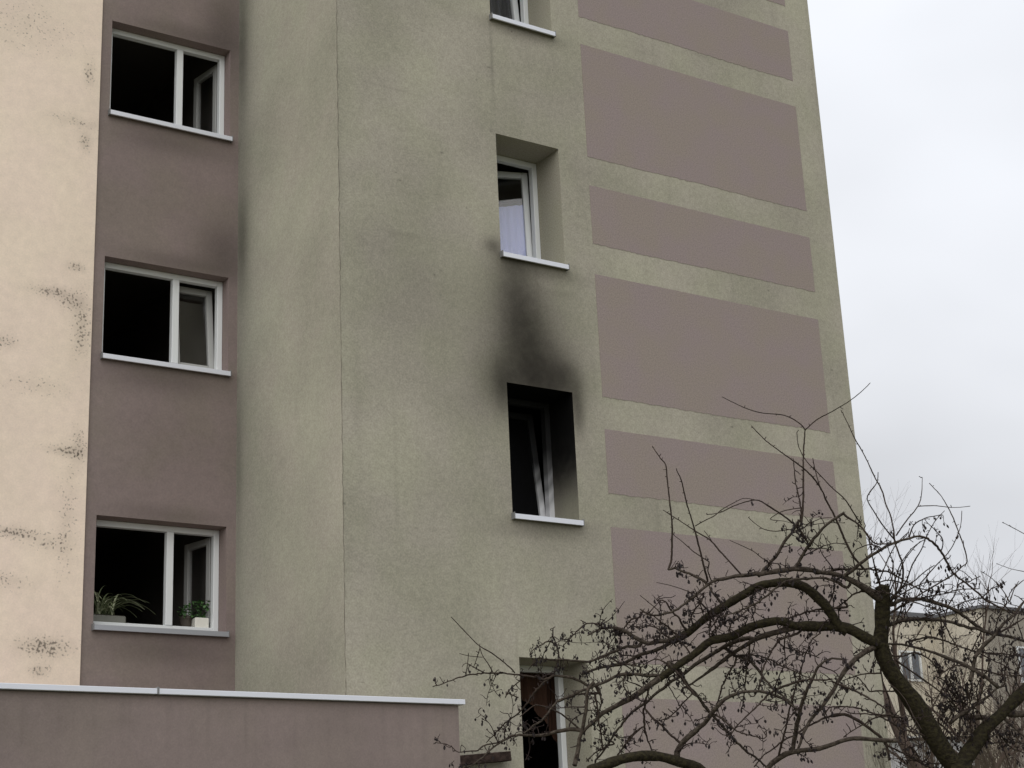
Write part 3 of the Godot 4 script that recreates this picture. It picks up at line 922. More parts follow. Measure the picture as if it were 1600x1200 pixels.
func far_things() -> void:
	var cream := grainy(Color(0.77, 0.74, 0.68), Color(0.745, 0.715, 0.65), 125, 9.0, 0.06, 256, 0.012)
	var shaded_cream := grainy(Color(0.57, 0.545, 0.505), Color(0.59, 0.565, 0.52), 135, 9.0, 0.06, 256, 0.012)  # darker copy of the cream, shade put into the wall colour
	var o := thing("distant_building", "distant cream block of flats with a dark roof edge behind the fruit tree", "building")
	var top := 10.58
	far_wall(o, Vector3(14.0, 0, -25.8), Vector3(32.8, 0, -25.8), top, top, cream)
	far_wall(o, Vector3(32.8, 0, -25.8), Vector3(32.8, 0, -23.6), top, top, cream, "side_wall")
	far_wall(o, Vector3(32.8, 0, -23.6), Vector3(50.0, 0, -23.6), top, top, shaded_cream, "front_wall")
	far_wall(o, Vector3(50.0, 0, -23.6), Vector3(50.0, 0, -37.0), top, top, shaded_cream, "end_wall")
	far_wall(o, Vector3(50.0, 0, -37.0), Vector3(14.0, 0, -37.0), top, top, shaded_cream, "back_wall")
	far_wall(o, Vector3(14.0, 0, -37.0), Vector3(14.0, 0, -25.8), top, top, shaded_cream, "end_wall")
	var roof := MB.new()
	roof.box(Vector3(13.9, top, -37.1), Vector3(32.7, top + 0.16, -25.68))
	roof.box(Vector3(32.702, top + 0.002, -37.1), Vector3(50.1, top + 0.10, -23.5))
	put("roof", roof, flat_mat(Color(0.36, 0.36, 0.37), 0.8), o)
	roof = MB.new()
	roof.tube(PackedVector3Array([Vector3(32.2, top, -27.5), Vector3(32.2, top + 0.75, -27.5)]), PackedFloat32Array([0.06, 0.06]), 6)
	put("vent_pipe", roof, mats.alu_grey, o)
	for f in 3:
		for i in 4:
			far_window(o, Vector3(31.55 - 4.2 * i, 0, -25.8), Vector3.RIGHT, 0.0, 8.45 - 2.8 * f, 1.0, 1.0)
		for i in 4:
			far_window(o, Vector3(34.9 + 3.6 * i, 0, -23.6), Vector3.RIGHT, 0.0, 8.2 - 2.8 * f, 1.3, 1.2)
	# pale low house nearer by
	o = thing("pale_house", "pale grey low house half hidden behind the fruit tree's trunk", "house")
	var pale := grainy(Color(0.80, 0.80, 0.80), Color(0.74, 0.74, 0.75), 145, 7.0, 0.06, 256, 0.012)
	var a0 := Vector3(12.6, 0, -15.5)
	var a1 := Vector3(18.9, 0, -12.2)
	var a2 := Vector3(22.0, 0, -18.0)
	var a3 := Vector3(15.7, 0, -21.3)
	far_wall(o, a1, a0, 4.9, 4.9, pale)
	far_wall(o, a2, a1, 4.9, 4.9, pale, "end_wall")
	far_wall(o, a3, a2, 4.9, 4.9, pale, "back_wall")
	far_wall(o, a0, a3, 4.9, 4.9, pale, "end_wall")
	roof = MB.new()
	roof.quad(a0 + Vector3(-0.2, 4.95, 0.2), a1 + Vector3(0.2, 4.95, 0.3), a2 + Vector3(0.2, 4.95, -0.2), a3 + Vector3(-0.2, 4.95, -0.2), Vector3.UP)
	put("roof", roof, flat_mat(Color(0.45, 0.45, 0.46), 0.8), o)
	var far_twig := flat_mat(Color(0.36, 0.30, 0.27), 0.9)
	var mid_twig := flat_mat(Color(0.30, 0.26, 0.20), 0.9)
	far_tree("tall fine twigged bare tree rising beyond the corner of the block", "bare_tree", "tree", Vector3(11.0, 0, -6.1), 2.6, 0.27, 6, 0.95, 0.25, 1, far_twig, 31, 9.4)
	far_tree("broad bare tree in front of the distant cream block", "bare_tree", "tree", Vector3(14.5, 0, -6.6), 2.2, 0.20, 6, 1.0, 0.2, 1, far_twig, 12, 7.0)
	far_tree("dense upright twiggy tree just behind the fruit tree's fork", "bare_tree", "tree", Vector3(7.2, 0, -0.6), 2.0, 0.13, 6, 0.95, 0.3, 1, far_twig, 13, 5.4)
	far_tree("upright greenish shrub standing behind the fruit tree's fork", "shrub", "shrub", Vector3(4.3, 0, 0.4), 1.6, 0.026, 4, 0.45, 0.7, 12, mid_twig, 14, 4.6)
	far_tree("dense grey twiggy shrub at the lower right edge", "shrub", "shrub", Vector3(5.6, 0, 2.4), 1.35, 0.028, 4, 0.8, 0.35, 16, far_twig, 15, 4.1)

func grow_fruit_tree() -> void:
	branch([19,2282,27,-46,2360,13,-121,2467,4,-228,2637,-4,-331,2772,-21,-407,2886,-28,-445,2990,-14,-450,3073,14,-463,3183,48,-469,3252,70,-480,3290,77], 57.3, 35.8, 0.0, 0.0)
	branch([14,2275,21,73,2359,48,130,2428,74,196,2512,105,276,2575,140,340,2632,169,405,2688,198,469,2738,226,534,2788,255], 50.2, 32.3, 0.0, 0.0)
	branch([-437,2976,-14,-482,2984,-8,-551,3026,-43,-615,3073,-83,-683,3093,-143,-735,3095,-192], 34.0, 28.7, 0.5, 0.3)
	branch([-735,3095,-192,-811,3097,-215,-878,3098,-237,-937,3119,-254,-978,3127,-272,-1021,3121,-299,-1099,3100,-365,-1170,3058,-442,-1261,3039,-516,-1301,3006,-550,-1358,2956,-589,-1413,2921,-617,-1469,2880,-642,-1533,2838,-671], 28.7, 17.9, 0.6, 0.4)
	branch([-1533,2838,-671,-1599,2795,-683,-1665,2744,-744,-1742,2695,-824,-1794,2658,-878,-1848,2600,-931,-1878,2566,-954], 17.9, 9.3, 0.6, 0.4)
	branch([-863,3095,-233,-926,3079,-272,-948,3070,-303,-1001,3056,-386,-1032,3026,-464,-1065,2987,-564,-1096,2937,-659,-1143,2879,-759,-1183,2838,-819,-1219,2817,-859], 19.7, 5.7, 0.7, 0.5)
	branch([-1021,3045,-429,-1036,3054,-455,-1071,3049,-527,-1102,3026,-595,-1140,2991,-668,-1184,2955,-734,-1231,2904,-799,-1286,2859,-866,-1330,2808,-935,-1365,2752,-1017], 13.6, 8.6, 0.6, 0.4)
	branch([-1365,2752,-1017,-1390,2715,-1110,-1419,2665,-1164,-1449,2591,-1232,-1473,2510,-1309,-1493,2458,-1376], 9.3, 5.0, 0.5, 0.3)
	branch([-629,3077,-95,-629,3060,-101,-676,3111,-116,-719,3174,-114,-777,3238,-127,-843,3306,-161,-900,3339,-212,-959,3346,-285,-1013,3337,-357,-1071,3296,-438,-1151,3239,-520,-1241,3173,-592,-1310,3106,-653,-1381,3062,-722], 28.7, 21.5, 0.5, 0.5)
	branch([-1381,3062,-722,-1464,3058,-734,-1522,3047,-767,-1549,3061,-778,-1563,3069,-783,-1603,3092,-800,-1637,3121,-811,-1694,3141,-842], 14.3, 10.0, 0.6, 0.6)
	branch([-1381,3062,-722,-1424,3033,-740,-1453,3015,-776,-1491,3006,-824,-1525,2991,-877,-1559,2963,-946,-1591,2955,-1002,-1643,2949,-1082,-1702,2929,-1166], 11.5, 6.8, 0.8, 0.8)
	branch([-470,3218,56,-518,3235,66,-579,3268,62,-642,3302,51,-714,3338,28,-779,3361,-2,-841,3370,-39], 25.1, 10.8, 0.5, 0.5)
	branch([-841,3370,-39,-934,3381,-41,-1000,3384,-74,-1072,3377,-121,-1147,3367,-177,-1207,3363,-216,-1271,3358,-252,-1338,3345,-284,-1402,3327,-309,-1446,3295,-326], 16.5, 8.6, 0.7, 0.7)
	branch([-1446,3295,-326,-1512,3244,-341,-1554,3204,-372,-1599,3172,-410,-1648,3155,-452,-1704,3155,-495,-1753,3189,-519], 8.6, 3.9, 1.0, 1.0)
	branch([12,2159,-25,-422,2093,-155,-886,2148,-319,-1262,2202,-358,-1459,2283,-408,-1512,2324,-419,-1615,2360,-452,-1726,2388,-474,-1826,2391,-489,-1921,2381,-501,-1998,2362,-512,-2142,2317,-548], 32.3, 26.9, 0.2, 0.1)
	branch([-1181,2198,-347,-1135,2314,-279,-1114,2351,-235,-1086,2380,-179,-1045,2391,-111,-987,2393,-23,-939,2413,48,-893,2432,101,-839,2432,142,-761,2422,187,-666,2411,242], 14.3, 10.8, 0.3, 0.2)
	branch([-316,2354,-171,-334,2424,-162,-365,2473,-163,-412,2517,-181,-453,2555,-204,-496,2593,-236,-530,2617,-269,-572,2617,-329], 7.2, 10.8, 0.2, 0.1)
	branch([-572,2617,-329,-592,2606,-374,-648,2580,-401,-692,2560,-421,-758,2519,-450,-816,2492,-475,-870,2451,-506,-920,2412,-542,-961,2352,-590], 6.8, 3.6, 0.6, 0.3)
	branch([-468,2975,-14,-559,2937,-28,-633,2887,-51,-678,2838,-72,-713,2790,-94,-737,2735,-117,-778,2668,-155,-820,2608,-191,-860,2561,-217,-890,2506,-233,-918,2451,-242,-939,2409,-245], 17.9, 6.5, 0.8, 1.0)
	branch([-1069,2391,-146,-1063,2470,-120,-1079,2533,-74,-1103,2613,-6,-1121,2685,63,-1124,2744,125,-1123,2804,182,-1110,2828,211,-1083,2838,243,-1042,2828,275], 12.2, 5.7, 0.9, 0.9)
	branch([-1102,2364,-210,-1110,2376,-211,-1138,2437,-145,-1141,2514,-101,-1141,2604,-57,-1140,2681,-17,-1138,2775,45,-1155,2867,116,-1164,2943,197,-1151,2964,245], 6.5, 3.2, 0.5, 0.2)
	branch([-1101,3023,-596,-1036,2961,-579,-1079,2881,-595,-1124,2816,-606,-1158,2743,-609,-1187,2685,-615,-1205,2650,-621], 6.8, 4.3, 0.9, 0.5)
	branch([-1029,3024,-462,-1006,2958,-502,-984,2894,-559,-949,2809,-622,-928,2743,-667,-919,2682,-707], 5.7, 3.2, 0.9, 0.7)
	branch([-847,3097,-227,-844,3067,-237,-896,3046,-256,-952,3023,-294,-987,2962,-327,-1020,2900,-352,-1045,2829,-365,-1069,2757,-369,-1104,2715,-377], 6.8, 3.6, 0.9, 0.7)
	branch([-1106,3023,-602,-1046,2975,-577,-994,2948,-529,-965,2909,-501,-942,2840,-470,-915,2770,-424,-884,2713,-369,-844,2636,-307], 9.3, 4.3, 0.7, 0.6)
	branch([-1046,2973,-577,-959,2972,-522,-909,2949,-460,-864,2898,-399,-816,2854,-329,-781,2821,-286,-745,2802,-244], 5.4, 3.2, 0.7, 0.7)
	branch([-1622,2360,-454,-1617,2408,-455,-1607,2458,-417,-1576,2506,-352,-1553,2546,-288,-1544,2594,-229,-1537,2623,-190,-1508,2668,-114,-1467,2686,-56,-1401,2684,2,-1356,2668,29,-1289,2639,61,-1218,2578,85], 15.8, 5.0, 0.6, 0.6)
	branch([-1356,2668,29,-1417,2615,11,-1465,2559,-33,-1513,2503,-77,-1540,2459,-102,-1574,2466,-114], 5.4, 2.9, 0.8, 0.5)
	branch([-1356,2671,30,-1310,2698,72,-1273,2715,154,-1245,2720,223,-1221,2712,274,-1193,2709,340], 7.2, 5.0, 0.8, 0.8)
	branch([-1455,2890,-636,-1484,2929,-641,-1394,2886,-667,-1324,2827,-693,-1233,2753,-711,-1147,2671,-722,-1051,2586,-723,-986,2530,-728,-888,2461,-739,-788,2412,-749,-699,2364,-767,-635,2336,-776], 10.8, 5.4, 0.7, 0.6)
	branch([-1461,2917,-649,-1434,2839,-599,-1409,2779,-569,-1382,2727,-542], 7.2, 4.7, 0.6, 0.5)
	branch([-1543,2591,-231,-1514,2562,-184,-1493,2519,-151,-1461,2481,-110,-1417,2457,-61,-1374,2440,-21,-1370,2465,-2,-1378,2484,4], 5.7, 2.9, 0.7, 0.5)
	branch([-1392,2746,-552,-1398,2739,-559,-1423,2699,-608,-1445,2654,-654,-1465,2630,-688,-1501,2613,-738,-1530,2637,-767], 4.7, 2.5, 0.8, 0.9)
	branch([-1608,2453,-421,-1618,2459,-426,-1666,2508,-447,-1701,2550,-464,-1740,2592,-489,-1771,2642,-510], 7.2, 5.4, 0.8, 0.8)
	branch([-1778,2646,-513,-1746,2580,-561,-1705,2510,-601,-1643,2425,-633], 6.1, 3.6, 1.0, 1.0)
	branch([-1733,2557,-574,-1745,2555,-583,-1778,2512,-631,-1793,2469,-685,-1800,2420,-739], 5.4, 3.6, 0.7, 0.4)
	branch([-1595,2795,-682,-1603,2761,-694,-1603,2714,-716,-1602,2674,-734], 7.2, 5.7, 0.6, 0.4)
	branch([-1966,2892,-1074,-2011,2874,-1112,-2044,2884,-1114,-2100,2889,-1120,-2181,2898,-1128,-2274,2904,-1143,-2374,2904,-1173,-2470,2893,-1221,-2547,2866,-1275,-2606,2844,-1316,-2618,2841,-1324], 6.8, 2.9, 0.5, 0.5)
	branch([-1657,2849,-1160,-1717,2886,-1175,-1778,2909,-1201,-1848,2921,-1242], 9.3, 7.2, 0.4, 0.3)
	branch([-2198,2908,-1128,-2233,2921,-1099,-2292,2961,-1097,-2363,3008,-1103,-2435,3050,-1119,-2520,3125,-1125,-2607,3198,-1120], 3.9, 2.2, 0.1, 0.0)
	branch([-2325,2911,-1156,-2356,2960,-1157,-2380,3003,-1170,-2395,3057,-1175], 2.9, 2.2, 0.1, 0.0)
	branch([-2379,2993,-1171,-2442,3002,-1205,-2498,3016,-1222], 2.5, 1.8, 0.1, 0.0)
	branch([-2392,3043,-1175,-2392,2981,-1219,-2397,2947,-1241], 2.9, 2.2, 0.3, 0.3)
	branch([-2374,2908,-1172,-2436,2937,-1179,-2479,2959,-1189,-2496,2939,-1203], 3.2, 2.2, 0.3, 0.6)
	branch([-2464,2896,-1217,-2460,2948,-1206,-2459,3017,-1187], 2.5, 1.8, 0.2, 0.3)
	branch([-1865,2573,-946,-1892,2585,-994,-1943,2586,-1046,-2006,2570,-1107,-2065,2567,-1149,-2145,2574,-1196], 11.5, 7.2, 0.6, 0.3)
	branch([-2145,2574,-1196,-2186,2562,-1226,-2246,2528,-1242,-2297,2493,-1258,-2339,2452,-1273,-2386,2419,-1294,-2438,2400,-1320,-2481,2381,-1346], 7.9, 3.6, 1.0, 0.8)
	branch([-2208,2346,-581,-2181,2413,-589,-2176,2484,-566,-2171,2529,-545,-2170,2573,-525,-2174,2643,-495,-2174,2732,-462,-2154,2764,-441], 11.5, 9.3, 0.5, 0.4)
	branch([-1549,3061,-778,-1558,3038,-792,-1593,3043,-867,-1643,3022,-924,-1709,2991,-986,-1762,2973,-1027,-1819,2983,-1059,-1881,2989,-1098,-1905,2994,-1114], 10.8, 5.0, 0.7, 0.8)
	branch([-1563,3071,-782,-1592,3095,-814,-1631,3123,-819,-1697,3141,-839,-1755,3141,-858,-1803,3123,-879,-1844,3099,-899], 10.0, 4.7, 0.7, 0.8)
	branch([-1755,3140,-858,-1785,3171,-900,-1822,3172,-936,-1850,3143,-974,-1879,3104,-1014,-1908,3065,-1051], 5.0, 2.9, 0.8, 0.9)
	branch([-1526,2843,-668,-1533,2852,-669,-1629,2856,-695,-1715,2867,-747,-1761,2852,-782,-1822,2820,-823,-1861,2806,-843,-1916,2787,-866,-1995,2753,-893,-2062,2725,-911,-2106,2684,-925,-2156,2622,-945,-2215,2582,-974,-2246,2556,-994], 10.8, 4.7, 0.8, 0.6)
	branch([-1849,2810,-837,-1831,2769,-840,-1878,2769,-872,-1918,2771,-902,-1965,2754,-948,-2010,2736,-997], 7.2, 4.3, 0.6, 0.4)
	branch([-1849,2927,-1240,-1878,2900,-1266,-1900,2874,-1302,-1920,2829,-1356,-1935,2765,-1433,-1950,2728,-1495,-1972,2692,-1572,-1986,2655,-1638,-2000,2617,-1702,-2011,2591,-1743], 7.2, 2.9, 0.7, 0.4)
	branch([-1885,2590,-978,-1944,2631,-977,-1986,2666,-989,-2033,2692,-1007,-2079,2711,-1025,-2126,2719,-1044,-2164,2692,-1066,-2204,2658,-1086], 5.4, 2.9, 0.3, 0.1)
	branch([-1852,2923,-1243,-1832,2998,-1220,-1838,3055,-1206,-1857,3105,-1200,-1873,3134,-1199,-1882,3183,-1182], 6.5, 2.9, 0.8, 0.7)
	branch([-1855,3097,-1203,-1891,3115,-1227,-1930,3091,-1252,-1963,3074,-1271,-1981,3046,-1286], 4.7, 2.5, 1.0, 1.0)
	branch([-1832,3004,-1219,-1882,3019,-1276,-1918,3029,-1301,-1950,2968,-1353], 4.3, 2.5, 0.6, 0.4)
	branch([-2231,2534,-1238,-2266,2532,-1304,-2297,2522,-1336,-2315,2500,-1362,-2353,2501,-1396,-2396,2499,-1437,-2419,2522,-1453,-2446,2545,-1476,-2491,2561,-1527], 4.3, 2.5, 0.5, 0.8)
	branch([-1977,2815,-1432,-2022,2841,-1471,-2027,2821,-1494], 4.7, 2.9, 0.9, 0.6)
	branch([-2159,2896,-1126,-2159,2865,-1138,-2182,2834,-1185,-2195,2803,-1220], 4.3, 2.5, 0.8, 0.5)
	branch([-1752,2549,-592,-1776,2508,-657,-1779,2459,-716,-1789,2423,-765], 5.7, 2.9, 0.9, 0.7)
	branch([-1849,2769,-853,-1846,2753,-857,-1835,2675,-855,-1816,2608,-877,-1787,2534,-900,-1766,2467,-924], 6.1, 3.6, 0.8, 0.6)
	branch([-1459,2558,-1263,-1436,2542,-1254,-1480,2524,-1299,-1509,2499,-1350,-1532,2454,-1413], 5.0, 2.9, 0.8, 0.6)
	branch([-1428,3309,-319,-1439,3324,-320,-1482,3362,-352,-1532,3397,-399,-1561,3415,-430,-1582,3412,-461], 7.9, 6.1, 1.0, 1.3)
	branch([-1581,3413,-459,-1551,3473,-464,-1554,3571,-443,-1561,3662,-423,-1573,3769,-413,-1576,3843,-413,-1574,3942,-421,-1570,4012,-430,-1585,4054,-454,-1609,4132,-490], 6.5, 2.9, 0.4, 0.2)
	branch([-1437,3321,-320,-1428,3330,-311,-1488,3395,-263,-1515,3454,-245,-1548,3527,-228,-1571,3580,-216,-1605,3646,-199,-1643,3709,-178,-1683,3771,-149,-1721,3825,-118,-1774,3877,-89], 6.1, 2.5, 0.3, 0.1)
	branch([-1246,3365,-236,-1293,3422,-251,-1352,3503,-281,-1387,3564,-309,-1432,3616,-361,-1457,3650,-395,-1481,3685,-429,-1514,3729,-475,-1545,3768,-513], 5.0, 2.2, 0.4, 0.1)
	branch([-1379,3553,-303,-1413,3581,-292,-1447,3609,-286], 2.5, 1.8, 0.1, 0.0)
	branch([-1403,3331,-308,-1454,3378,-273,-1462,3423,-246,-1485,3436,-251,-1550,3477,-266,-1608,3525,-278,-1662,3566,-290], 3.9, 2.2, 0.4, 0.3)
	branch([-1577,3606,-204,-1554,3626,-154,-1508,3651,-119,-1474,3684,-89,-1423,3716,-49,-1384,3737,-16,-1356,3735,5,-1314,3722,34], 2.9, 1.8, 0.1, 0.0)
	branch([-931,3639,-93,-985,3681,-103,-1062,3713,-98,-1132,3738,-91,-1207,3759,-83,-1277,3749,-85,-1380,3714,-89,-1488,3666,-96,-1574,3649,-105], 5.0, 2.2, 0.3, 0.1)
	branch([-1120,3423,-136,-1141,3463,-181,-1167,3495,-202,-1219,3536,-246,-1267,3569,-285], 3.2, 1.8, 0.2, 0.0)
	branch([-1160,3367,-185,-1158,3354,-188,-1099,3414,-172,-1065,3461,-140,-1046,3508,-111,-1025,3560,-74,-998,3606,-34,-989,3652,-7], 10.8, 7.2, 1.0, 1.0)
	branch([-931,3639,-93,-919,3635,-86,-923,3653,-55,-903,3787,-44,-883,3902,-49,-863,4019,-55,-850,4096,-54,-837,4202,-42], 6.8, 3.6, 0.4, 0.05)
	branch([-837,4202,-42,-874,4235,-39,-994,4268,-33,-1150,4269,-53,-1248,4288,-70,-1326,4316,-85,-1394,4346,-101], 3.4, 1.8, 0.1, 0.0)
	branch([-837,4202,-42,-805,4249,27,-786,4271,137,-769,4301,269,-758,4336,365,-752,4365,423], 3.4, 1.8, 0.1, 0.0)
	branch([-983,3638,-9,-977,3687,6,-986,3781,9,-994,3871,3,-984,3994,-7,-984,4010,-10], 4.7, 2.9, 0.5, 0.1)
	branch([-623,3379,93,-700,3442,100,-747,3518,100,-793,3600,108,-844,3674,121,-908,3744,139,-947,3788,156,-1014,3843,173,-1083,3885,181,-1163,3927,181,-1259,3981,170,-1338,4039,152,-1408,4111,136], 6.8, 2.2, 0.3, 0.1)
	branch([-623,3629,111,-706,3682,143,-783,3751,161,-867,3811,156,-947,3882,148,-1028,3952,141,-1089,4023,156,-1128,4090,192], 4.3, 2.2, 0.3, 0.1)
	branch([-951,3788,154,-964,3885,141,-974,3974,138], 3.6, 2.2, 0.4, 0.3)
	branch([-988,3390,-65,-986,3448,-7,-987,3494,53,-981,3539,115,-964,3579,174,-936,3612,230,-911,3635,267], 9.3, 7.2, 0.7, 0.5)
	branch([-911,3635,267,-903,3623,268,-850,3575,305,-827,3512,341,-807,3454,371,-781,3443,411,-759,3443,446], 6.1, 3.9, 0.7, 0.9)
	branch([-993,3500,50,-1025,3531,68,-1065,3569,76,-1085,3607,93], 6.1, 3.9, 1.0, 1.0)
	branch([-1009,3603,-43,-1028,3604,-75,-1070,3602,-115,-1118,3617,-155,-1157,3653,-182,-1184,3688,-201], 3.2, 1.8, 0.2, 0.0)
	branch([-976,3716,10,-988,3722,-40,-1027,3714,-104,-1057,3683,-162,-983,3673,-138,-931,3660,-122], 2.9, 1.8, 0.1, 0.0)
	branch([-923,3653,-56,-904,3639,-49,-848,3664,31,-809,3662,73], 2.5, 1.8, 0.1, 0.0)
	branch([-902,3631,-51,-770,3656,-22,-657,3658,17], 2.5, 1.8, 0.1, 0.0)
	branch([-754,3486,-32,-764,3568,-41,-773,3601,-58,-754,3540,-119], 2.5, 1.8, 0.1, 0.0)
	branch([-466,3220,60,-428,3215,84,-382,3278,118,-371,3348,143,-375,3419,153,-390,3478,147,-399,3547,137,-393,3623,132,-391,3717,115,-398,3772,99,-402,3859,85,-429,3945,64,-479,4073,51,-529,4163,42,-579,4275,36,-602,4333,27], 6.8, 2.2, 0.4, 0.1)
	branch([-398,3554,137,-490,3626,149,-552,3701,151,-606,3769,160,-606,3806,191,-598,3848,240,-617,3897,277], 4.7, 2.5, 0.3, 0.2)
	branch([-715,3345,30,-701,3376,102,-686,3403,151,-660,3437,210,-619,3471,273,-581,3491,316,-528,3507,365,-485,3514,402], 11.5, 6.8, 0.6, 0.6)
	branch([-485,3514,402,-443,3498,426,-376,3460,424,-322,3416,414,-275,3364,399,-226,3318,394,-156,3270,407,-99,3227,423,-58,3184,435,0,3147,462,65,3110,491], 6.8, 4.3, 0.5, 0.6)
	branch([-388,3580,141,-343,3660,189,-267,3746,220,-232,3820,227,-205,3923,223], 4.3, 1.8, 0.2, 0.1)
	branch([-267,3746,220,-155,3755,243,-44,3745,286,45,3751,332], 2.9, 1.8, 0.1, 0.0)
	branch([-459,3150,38,-418,3147,64,-358,3188,100,-287,3230,137,-201,3280,171,-97,3334,199,-22,3374,215,27,3413,224,71,3444,233,81,3539,216,74,3626,197,53,3727,183,13,3827,166,-10,3866,155,-50,3926,131], 5.7, 2.2, 0.4, 0.2)
	branch([-239,3258,156,-263,3294,154,-233,3348,193,-161,3416,214,-106,3462,229,-50,3523,245,-2,3606,263,17,3666,275,23,3732,285], 3.9, 1.8, 0.2, 0.1)
	branch([-430,3216,82,-427,3188,74,-338,3222,76,-247,3230,109,-159,3215,140,-69,3186,169,12,3151,186,105,3097,189,202,3057,191,299,3039,197,398,3028,205,537,3003,214], 12.2, 8.6, 0.7, 0.9)
	branch([-562,3261,64,-531,3241,150,-476,3205,209,-414,3171,260,-366,3146,297,-317,3121,333], 5.7, 3.6, 0.5, 0.4)
	branch([-562,3261,64,-604,3262,36,-627,3255,-2,-645,3220,-60,-665,3192,-117], 5.7, 3.6, 0.5, 0.4)
	branch([-452,3088,19,-416,3085,42,-325,3111,46,-242,3122,77,-156,3117,112,-65,3104,152,31,3078,185,127,3057,211,233,3031,226], 11.5, 8.2, 0.6, 0.6)
	branch([-406,3092,42,-329,3107,89,-225,3121,109,-85,3162,131,10,3195,146,122,3235,167,227,3249,191], 5.0, 2.9, 0.5, 0.5)
	branch([-427,3209,82,-400,3261,123,-384,3311,175,-393,3393,245,-398,3463,330,-413,3510,380,-426,3584,471,-416,3634,546], 5.0, 1.8, 0.3, 0.1)
	branch([-380,3099,58,-353,3169,82,-330,3282,117,-321,3354,130], 5.4, 3.2, 0.4, 0.3)
	branch([-441,3223,78,-469,3287,75,-506,3321,77,-555,3400,109,-666,3557,194], 4.7, 2.9, 0.3, 0.3)
	branch([-781,3361,-4,-782,3381,4,-645,3389,36,-531,3392,52,-412,3380,73,-328,3347,86,-264,3312,98,-218,3290,110], 7.2, 4.3, 0.5, 0.6)
	branch([-70,2930,215,-102,2979,215,-156,3055,219,-217,3130,230,-270,3196,252,-324,3266,285,-367,3323,316], 4.3, 2.5, 0.5, 0.5)
	branch([-100,3109,137,-98,3014,133,-92,2929,119], 5.4, 3.6, 0.4, 0.4)
	branch([9,2885,250,43,2915,253,80,2963,284,129,3017,325,169,3073,356,228,3122,388,297,3195,416], 10.8, 6.5, 0.5, 0.5)
	branch([281,3038,194,367,3087,242,449,3132,274], 7.2, 4.7, 0.4, 0.4)
	branch([7,2762,202,41,2828,202,55,2898,220,92,2953,253,147,3008,298], 12.2, 8.6, 0.3, 0.2)
	branch([56,3171,508,51,3226,485,6,3301,454,-39,3344,422], 3.6, 1.8, 0.2, 0.2)
	branch([56,3171,508,58,3157,505,64,3184,522,87,3240,540,138,3282,567], 3.9, 2.2, 0.2, 0.2)
	branch([206,3504,620,110,3530,634,8,3561,635,-60,3581,634], 2.5, 1.8, 0.1, 0.0)
	branch([195,3306,614,173,3336,546,140,3360,486,98,3398,426], 2.5, 1.8, 0.1, 0.0)
	branch([145,2720,279,96,2747,281,67,2785,256,29,2826,213,2,2859,176,-18,2877,148,-49,2904,104,-90,2939,51,-147,2971,-9,-224,2999,-70,-319,3008,-138], 10.8, 6.1, 0.4, 0.4)
	branch([-58,2539,73,-55,2557,102,30,2605,137,120,2654,168,170,2690,187,227,2734,210], 12.2, 5.7, 0.5, 0.5)
	branch([-205,2992,-55,-204,3008,-48,-176,3017,-54,-67,3038,-35,29,3036,-17,124,3009,0,213,2980,22,268,2965,39,345,2956,66,450,2949,98,585,2936,124], 5.7, 3.6, 0.5, 0.6)
	branch([-359,2890,5,-267,2843,7,-187,2794,21,-102,2745,30,-6,2690,29,83,2636,16,144,2596,2], 5.0, 3.6, 0.4, 0.5)
	branch([9,2843,186,89,2816,252,143,2786,320,202,2767,423], 4.7, 3.2, 0.4, 0.5)
	branch([9,2843,186,-46,2851,170,-112,2829,151,-162,2793,134], 5.7, 3.6, 0.7, 1.0)
	branch([213,2533,113,208,2574,105,181,2580,53,153,2581,-8], 17.9, 14.3, 0.3, 0.2)
	branch([323,2603,160,355,2592,168,448,2589,181,544,2576,191], 21.5, 14.3, 0.2, 0.1)
	branch([292,2589,147,306,2575,151,318,2553,156,337,2505,197,354,2458,239], 9.7, 7.2, 0.4, 0.3)
	branch([37,2438,36,84,2513,15,110,2587,3,161,2661,7], 7.9, 5.4, 0.3, 0.3)
	branch([40,2444,35,27,2446,27,14,2515,-18,-18,2568,-48,32,2631,-15,82,2729,32], 6.1, 3.6, 0.5, 0.5)
	branch([-1191,2700,336,-1153,2679,351,-1097,2651,383,-1027,2600,435,-967,2528,502,-930,2464,555,-903,2408,592,-888,2375,608], 5.7, 3.6, 0.6, 0.6)
	branch([-117,2461,4,-130,2450,-9,-214,2480,-3,-281,2503,-32,-360,2548,-67,-425,2586,-96,-508,2623,-127,-612,2645,-160,-720,2639,-191,-754,2590,-203], 6.1, 3.6, 0.6, 0.6)
	branch([-933,2470,550,-920,2492,568,-979,2499,519,-1011,2505,460,-1036,2480,389,-1062,2454,327,-1086,2420,271], 5.7, 2.9, 0.6, 0.5)
	branch([-921,2489,566,-913,2482,569,-1022,2500,561,-1144,2506,539,-1261,2513,505], 5.4, 2.9, 0.6, 0.5)
	branch([-422,2825,-62,-527,2821,-89,-596,2804,-112,-655,2783,-135], 5.0, 2.9, 0.7, 0.7)
	branch([-314,2750,-18,-343,2725,-47,-408,2730,-91,-454,2733,-135,-471,2769,-143,-502,2815,-166], 5.4, 3.2, 0.6, 0.5)
	branch([-422,2825,-62,-426,2853,-54,-401,2770,-72,-339,2697,-104,-249,2577,-172,-176,2516,-193], 4.3, 2.9, 0.4, 0.4)
	branch([-399,2872,-28,-397,2779,-34,-381,2715,19,-375,2653,63,-376,2563,108,-368,2489,146], 3.6, 2.9, 0.1, 0.0)
	branch([-365,2473,-163,-329,2431,-156,-242,2403,-156,-130,2362,-161,-20,2321,-165,76,2285,-161], 6.1, 3.6, 0.5, 0.5)
	branch([-103,2352,-162,-98,2369,-152,-131,2428,-170,-158,2418,-215], 5.0, 3.2, 0.6, 0.7)
